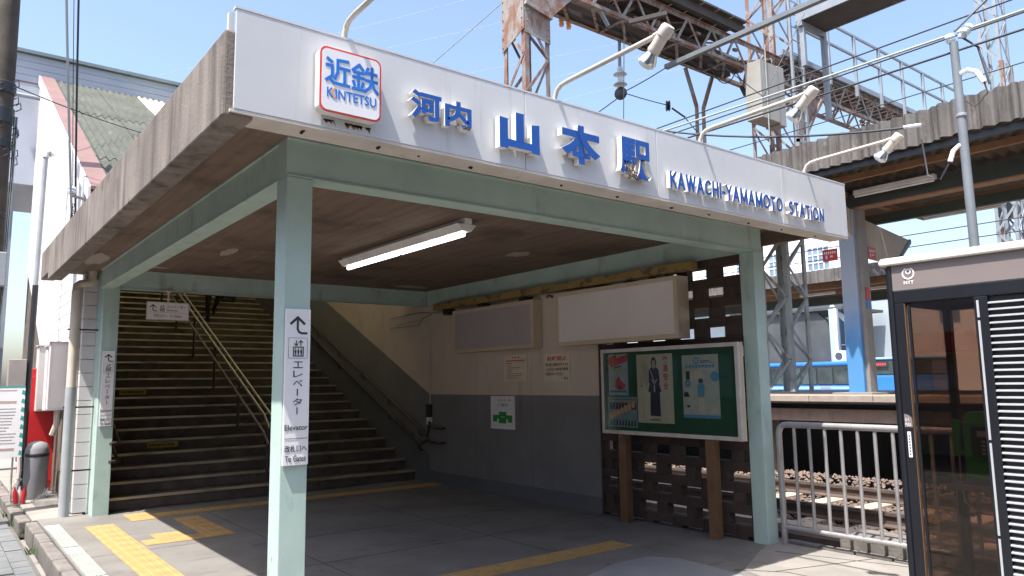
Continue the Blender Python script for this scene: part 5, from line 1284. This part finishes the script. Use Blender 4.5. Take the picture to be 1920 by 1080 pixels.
wire((8.21, 4.8, 6.9), (8.97, 4.3, 7.44), .02, .010, 'cable_black', 'wire rising right from the hanging pulley to the channel')
wire((8.25, 4.78, 6.92), (9.25, 4.6, 6.85), .01, .009, 'cable_black', 'span wire between the two pulleys')
wire((9.8, 4.6, 6.72), (10.44, 4.8, 6.6), .01, .010, 'cable_black', 'span wire from the tension rod to the hanger')
wire((5.95, 4.3, 9.5), (5.97, 4.3, 5.0), .0, .008, 'cable_grey', 'grey wire hanging straight down the gantry column')
wire((7.5, 4.0, 7.7), (7.35, 4.0, 5.0), .06, .008, 'cable_black', 'dark wire dangling from the gantry bracket')
wire((10.9, 16, 6.3), (10.9, -10, 6.25), .08, .010, 'cable_black', 'catenary wire passing above the island platform')
wire((15.8, 16, 6.6), (15.8, -10, 6.5), .12, .011, 'cable_black', 'upper catenary wire above the far track')
wire((15.8, 16, 5.7), (15.8, -10, 5.65), .03, .011, 'cable_black', 'contact wire above the far track')
wire((5.95, 4.3, 8.4), (6.8, 22, 8.0), .3, .010, 'cable_grey', 'feeder wire running away behind the gantry column')
wire((9.0, 3.5, 7.44), (9.4, 2.6, 6.4), .0, .007, 'cable_black', 'stay wire from the steel channel to the clip')
wire((9.4, 2.6, 6.4), (10.2, 2.2, 8.0), .0, .007, 'cable_black', 'stay wire rising from the clip')
for i, (a, b) in enumerate((((3.0, 40, 17), (28, 25, 26.2)), ((6, 40, 17.5), (30, 25, 25)), ((9, 40, 17.0), (34, 26, 23.8)), ((12, 40, 16), (36, 26, 23.6)), ((13, 40, 14.5), (38, 27, 23)))):
    wire(a, b, .3, .012, 'cable_grey', 'faint distant power line high in the sky, %s from the left' % ('first', 'second', 'third', 'fourth', 'fifth')[i], 'distant power lines')
for i, z in enumerate((3.55, 3.3)):
    wire((14.2, 12, z+1.0), (14.2, -8, z+1.0), .05, .011, 'cable_black', '%s wire seen under the platform canopy' % ('upper' if i == 0 else 'lower'))

# ================================================================== far side: bus, station building
bu = thing('bus', 'blue city bus standing beyond the platforms', 'bus', (49.2, 24, -.15))
MB().box(48, 50.4, 19.6, 29.4, .15, 1.1).build('body', 'bus_blue', bu, bevel=.06); MB().box(48.02, 50.38, 19.62, 29.38, 1.101, 2.40).build('upper_body', 'black_paint', bu); MB().box(48, 50.4, 19.6, 29.4, 2.401, 2.72).build('roof', 'bus_blue', bu, bevel=.12)
for i in range(7):
    y = 20.6+1.22*i; MB().box(47.97, 47.999, y, y+1.08, 1.15, 2.3).build('window', 'bus_glass', bu)
MB().box(47.975, 47.998, 19.8, 29.2, .8, 1.0).build('stripe', 'bus_sky', bu); MB().box(47.96, 47.974, 23.2, 24.0, .86, .96).build('badge', 'tactile_yellow', bu)
MB().box(48.2, 50.2, 19.55, 19.599, 1.0, 2.2).build('windscreen', 'bus_glass', bu); MB().box(48.3, 50.1, 19.5, 19.549, 2.25, 2.6).build('display', 'black_paint', bu)
for y in (21.5, 27.2):
    for x in (48.0, 50.2): MB().lathe([(.0, 0), (.2, 0), (.46, .02), (.48, .06), (.48, .2), (.44, .24)], (x-.02, y, .33), (1, 0, 0), 18).build('wheel', 'tyre', bu, True)
b2 = thing('bus', 'second bus with red destination display, partly behind the phone booth', 'bus', (45, 18, -.15))
MB().box(44.5, 46.9, 15.0, 18.9, .15, 1.7).build('body', 'bus_blue', b2, bevel=.06); MB().box(44.52, 46.88, 15.02, 18.88, 1.701, 2.65).build('upper_body', 'bus_glass', b2, bevel=.1); MB().box(44.45, 46.9, 15.0, 18.95, 2.66, 2.8).build('roof', 'bus_sky', b2, bevel=.05)
MB().box(44.42, 44.449, 17.5, 18.7, 2.2, 2.55).build('display', 'black_paint', b2)
for i in range(8): MB().box(44.40, 44.419, 17.6+.125*i, 17.69+.125*i, 2.3, 2.45).build('display_segment', 'red_print', b2)
for y in (15.9, 18.0): MB().lathe([(.0, 0), (.2, 0), (.46, .02), (.48, .2), (.44, .24)], (44.48, y, .33), (1, 0, 0), 16).build('wheel', 'tyre', b2, True)
sb2 = thing('station_building', 'white station building with gridded windows beyond the platforms', 'building', (58, 29, -.2))
MB().box(56, 62, 25.5, 44, 8.6, 14.5).build('wall', 'far_white', sb2); MB().box(57.5, 62, 22, 44, -.2, 8.6).build('lower_wall', 'far_cool', sb2)
for y in (27.0, 30.65, 34.0, 37.5):
    w_ = MB().box(55.95, 55.999, y, y+2.0, 10.45, 12.4).build('window', 'far_window', sb2)
    for k in range(5): MB().box(55.9, 55.949, y+.48*k, y+.06+.48*k, 10.45, 12.4).build('mullion', 'far_white', w_)
    for k in range(4): MB().box(55.9, 55.945, y, y+2.0, 10.43+.64*k, 10.49+.64*k).build('mullion', 'far_white', w_)
    MB().box(55.8, 55.998, y+2.35, y+2.55, 8.7, 14.4).build('pier', 'far_white', sb2)
MB().box(50, 50.6, 23.75, 24.15, -.2, 6.6).build('column', 'far_cool', sb2); MB().tube([(49.9, 23.6, 6.6), (49.9, 23.62, 3.2), (49.9, 23.45, 2.9), (49.9, 23.6, 2.4)], .09, 8).build('downpipe', 'far_white', sb2, True)
MB().box(50.7, 57, 23.5, 33, 6.6, 6.8).build('canopy_roof', 'far_dark', sb2)
MB().prism([(51, 24.6, -.2), (51, 34, -.2), (51, 34, 6.5), (51, 25.6, 6.5), (51, 24.9, 5.8), (51, 24.6, 4.6)], (.4, 0, 0)).build('dark_vault', 'far_dark', sb2)
MB().prism([(52.5, 25.0, -.2), (52.5, 22.6, -.2), (52.5, 22.6, 4.2), (52.5, 23.7, 5.5), (52.5, 25.0, 6.7)], (.3, 0, 0)).build('stair_glazing', 'far_window', sb2)
for k in range(5): MB().box(52.4, 52.499, 22.7+.5*k, 22.78+.5*k, -.2, 4.2+.55*k).build('mullion', 'far_white', sb2)
for z in (2.6, 4.0): MB().box(52.4, 52.497, 22.6, 25.0, z, z+.08).build('mullion', 'far_white', sb2)
MB().beam((52.3, 22.4, 4.15), (52.3, 25.2, 7.0), .3, .3).build('stair_verge', 'far_white', sb2)
ac = thing('air_conditioner', 'white air conditioner unit outside the station building', 'air conditioner', (49.8, 23.1, 2.7)); MB().box(49.3, 49.8, 22.9, 23.6, 2.75, 3.5).build('case', 'far_white', ac, bevel=.03); MB().lathe([(.0, 0), (.27, 0), (.27, .02)], (49.29, 23.2, 3.12), (-1, 0, 0), 14).build('grille', 'far_dark', ac); MB().box(49.3, 49.8, 22.9, 23.6, -.2, 2.74).build('stand', 'far_cool', ac)
ww = thing('white_building', 'plain bright white building with sloping foot beyond the platforms', 'building', (60, 22, -.2))
MB().prism([(58, 25.2, 5.0), (58, 25.2, 9.0), (58, 6, 9.0), (58, 6, -.2), (58, 22.2, -.2), (58, 23.3, 3.2)], (5, 0, 0)).build('wall', 'far_white', ww); MB().box(57.8, 63.2, 5.8, 25.4, 9.001, 9.3).build('roof', 'far_cool', ww)
for i in range(5):
    w_ = MB().box(57.95, 57.999, 8+2.6*i, 9.4+2.6*i, 5.6, 7.2).build('window', 'far_window', ww); MB().box(57.9, 57.949, 8.66+2.6*i, 8.74+2.6*i, 5.6, 7.2).build('mullion', 'far_white', w_)

# ================================================================== phone booth
pbx = thing('phone_booth', 'dark framed telephone booth with tinted glass door and louvre panel', 'phone booth', (4.16, -2.36, 0))
XF, XB, YA, YB = 3.70, 4.62, -1.90, -2.83
def bb(x0, x1, y0, y1, z0, z1, name, mt='booth_frame', bev=.004, par=pbx): return MB().box(x0, x1, min(y0, y1), max(y0, y1), z0, z1).build(name, mt, par, bevel=bev)
rf = MB().prism([(XF-.03, YB-.03, 2.372), (XF-.03, YA+.03, 2.372), (XF-.03, YA+.035, 2.40), (XF-.025, YA+.02, 2.425), (XF-.025, YB-.02, 2.425), (XF-.03, YB-.035, 2.40)], (XB-XF+.06, 0, 0)); rf.build('roof', 'booth_roof', pbx, bevel=.012)
bb(XF, XB, YA-.012, YB+.012, 2.19, 2.371, 'header', 'booth_band')
bb(XF-.012, XF+.05, YA, YA-.045, 0, 2.372, 'corner_post', bev=.018)
bb(XF-.012, XF+.05, YB+.045, YB, 0, 2.372, 'corner_post'); bb(XB-.05, XB+.012, YA, YA-.05, 0, 2.372, 'corner_post'); bb(XB-.05, XB+.012, YB+.05, YB, 0, 2.372, 'corner_post')
bb(XF-.004, XF+.04, YA-.0455, YB+.0455, 2.105, 2.1895, 'lintel'); bb(XF-.002, XF+.04, YA-.0455, -2.01, .12, 2.1045, 'jamb')
bb(XF-.002, XF+.04, -2.445, -2.525, .12, 2.1045, 'jamb'); bb(XF-.002, XF+.04, -2.735, YB+.0455, .12, 2.1045, 'jamb')
bb(XF, XB, YA, YB, -.02, .1195, 'base'); bb(XB-.04, XB, YA-.0505, YB+.0505, 2.1, 2.1895, 'lintel'); bb(XF+.0505, XB-.0505, YA-.035, YA, 2.1, 2.1895, 'lintel'); bb(XF+.0505, XB-.0505, YB+.035, YB, 2.1, 2.1895, 'lintel')
dr = bb(XF+.004, XF+.02, -2.028, -2.045, .14, 2.09, 'door', bev=0); 
bb(XF-.001, XF+.03, -2.0105, -2.0135, .13, 2.1, 'door_edge', 'leg_brown', 0, dr)
MB().box(XF+.008, XF+.014, -2.444, -2.0455, .14, 2.1).build('glass', 'booth_glass', dr)
for z0_, z1_ in ((1.97, 2.08), (1.2, 1.95), (.62, 1.18), (.2, .6)): bb(XF-.006, XF-.0025, -2.462, -2.475, z0_, z1_, 'hinge_strip', 'booth_slat', 0, dr)
MB().box(XB-.02, XB-.014, YB+.051, YA-.051, .12, 2.1).build('glass', 'booth_glass', pbx); MB().box(XF+.051, XB-.051, YA-.02, YA-.014, .12, 2.1).build('glass', 'booth_glass', pbx)
MB().box(XF+.051, XB-.051, YB+.014, YB+.02, .12, 2.1).build('glass', 'booth_glass', pbx)
bb(XF+.03, XF+.035, -2.526, -2.734, .13, 2.1, 'louvre_back', 'black_paint', 0)
slt = MB().hexa([(XF-.004, -2.734, 0), (XF+.026, -2.734, .012), (XF+.026, -2.526, .012), (XF-.004, -2.526, 0), (XF-.004, -2.734, .008), (XF+.026, -2.734, .016), (XF+.026, -2.526, .016), (XF-.004, -2.526, .008)]).mesh('louvre_slat', 'booth_slat')
for i in range(46): put('louvre_slat', slt, pbx, 0, (0, 0, .14+.0425*i))
F = Face((XF-.0005, YA-.06, 2.19), (0, -1, 0), (-1, 0, 0))
mb = MB(); F.ring(mb, .095, .115, .037, .009, 118, 422, 30); F.ring(mb, .095, .128, .015, .008, 0, 360, 18)
mb.build('emblem', 'plain_white', pbx); F.text('lettering', 'NTT', .062, .042, .066, .022, pbx, 'plain_white', .001, .001, .02)
F = Face((XF-.0125, -1.957, 0), (0, -1, 0), (-1, 0, 0))
F = Face((XF-.0025, -1.955, 1.20), (0, -1, 0), (-1, 0, 0)); mb = MB(); F.poly(mb, [(0, .06), (.05, .06), (.05, .12), (.03, .14), (0, .15)]); mb.build('sticker', 'booth_band', dr); F.text('lettering', 'ひく', .004, .10, .028, .022, dr, 'plain_white', .001, .002); F.text('lettering', 'PULL', .004, .07, .04, .018, dr, 'plain_white', .001, .002)
mb = MB(); F.rect(mb, .012, -.14, .034, .03); mb.build('sticker', 'plain_white', dr)
mb = MB(); 
for i in range(7): F.rect(mb, .018, -.125+.02*i, .028, -.113+.02*i, .0022, .003)
mb.build('print', 'ink', dr)
# shelf and payphone
bb(4.2, XB-.025, -1.98, -2.75, .80, .84, 'shelf', 'phone_dark')
ph = thing('payphone', 'green public payphone on the shelf inside the booth', 'payphone', (4.4, -2.17, .85))
MB().prism([(4.33, -2.06, .86), (4.33, -2.06, 1.26), (4.42, -2.06, 1.34), (4.59, -2.06, 1.34), (4.59, -2.06, .86)], (0, -.32, 0)).build('case', 'phone_green', ph, bevel=.015)
MB().box(4.322, 4.3295, -2.34, -2.12, 1.03, 1.24).build('front_panel', 'phone_dark', ph); MB().box(4.318, 4.3215, -2.32, -2.16, 1.17, 1.21).build('display', 'alu', ph)
for i in range(3):
    for j in range(4): MB().box(4.317, 4.3215, -2.29+.04*i, -2.265+.04*i, 1.045+.028*j, 1.062+.028*j).build('key', 'booth_slat', ph)
MB().tube([(4.36, -2.02, 1.28), (4.345, -2.015, 1.24), (4.35, -2.015, 1.15), (4.345, -2.015, 1.08), (4.36, -2.02, 1.04)], [.034, .03, .022, .03, .034], 10).build('handset', 'phone_green', ph, True)
MB().tube([(4.36, -2.02, 1.03), (4.35, -2.02, .9), (4.36, -2.03, .7), (4.45, -2.1, .62)], .007, 6).build('cord', 'alu', ph, True)

# house across the street (what the booth glass mirrors)
ho = thing('street_house', 'cream sided house with red awning across the street', 'house', (-11, 4, -.2))
MB().box(-15, -9.0, -1, 9, -.2, 6.2).build('wall', 'far_tan', ho)
for i in range(24): MB().box(-8.999, -8.975, 2.2, 9, 1.35+.2*i, 1.54+.2*i).build('siding_board', 'siding_white', ho)
MB().prism([(-15.4, -1.3, 6.2), (-8.6, -1.3, 6.2), (-12, -1.3, 8.2)], (0, 10.6, 0)).build('roof', 'roof_slate', ho)
MB().prism([(-9, -1, 2.6), (-7.9, -1, 2.15), (-7.9, -1, 2.1), (-9, -1, 2.5)], (0, 10, 0)).build('awning', 'awning_red', ho)
w_ = MB().box(-8.97, -8.94, 3.5, 5.0, 4.0, 5.2).build('window', 'far_window', ho); MB().box(-8.938, -8.92, 4.2, 4.3, 4.0, 5.2).build('mullion', 'alu', w_)
MB().box(-8.998, -8.96, -.6, 2.1, .0, 2.1).build('shop_front', 'far_dark', ho)

def house(x0, x1, y0, y1, h_, face, mt, label):  # unseen houses, added as blockers to cut the low sky light
    t = thing('street_house', label, 'house', ((x0+x1)/2, (y0+y1)/2, -.2), 'unseen houses added to block sky light')
    MB().box(x0, x1, y0, y1, -.2, h_).build('wall', mt, t)
    MB().box(x0-.3, x1+.3, y0-.3, y1+.3, h_+.001, h_+.25).build('roof', 'roof_slate', t)
    n_ = int((y1-y0 if face == 'x' else x1-x0)//2.2)
    for i in range(n_):
        for z in (1.0, 4.0):
            if face == 'x': MB().box(x1, x1+.04, y0+.6+2.2*i, y0+1.9+2.2*i, z, z+1.4).build('window', 'far_window', t)
            else: MB().box(x0+.6+2.2*i, x0+1.9+2.2*i, y1, y1+.04, z, z+1.4).build('window', 'far_window', t)
house(-16, -9.2, -13, -1.6, 4.8, 'x', 'far_tan', 'unseen tan low house across the street, added to block sky light')
house(-16, -9.2, 9.6, 24, 5.5, 'x', 'far_dark', 'unseen dark house farther along the street, added to block sky light')
house(-9, -1.2, -19, -11.5, 6.5, 'y', 'far_dark', 'unseen dark low house added behind the viewer to block sky light, left one')
house(-.8, 7.4, -19, -11.8, 7.0, 'y', 'far_tan', 'unseen tan low house added behind the viewer to block sky light, middle one')
house(7.9, 18, -19, -12.5, 6.0, 'y', 'far_dark', 'unseen dark low house added behind the viewer to block sky light, right one')
gh = thing('far_house', 'grey blue house glimpsed between the utility pole and the siding', 'house', (-1.5, 22, -.2))
MB().box(-5, -.05, 20.5, 26, -.2, 8.2).build('wall', 'far_cool', gh); MB().box(-5.2, .05, 20.2, 26.2, 8.201, 8.4).build('roof', 'roof_cap', gh)
for z in (1.2, 3.6, 6.0): MB().box(-1.1, -.35, 20.44, 20.499, z, z+1.2).build('window', 'far_window', gh)
MB().box(-.9, -.3, 20.1, 20.43, 2.4, 3.3).build('air_conditioner', 'far_white', gh)
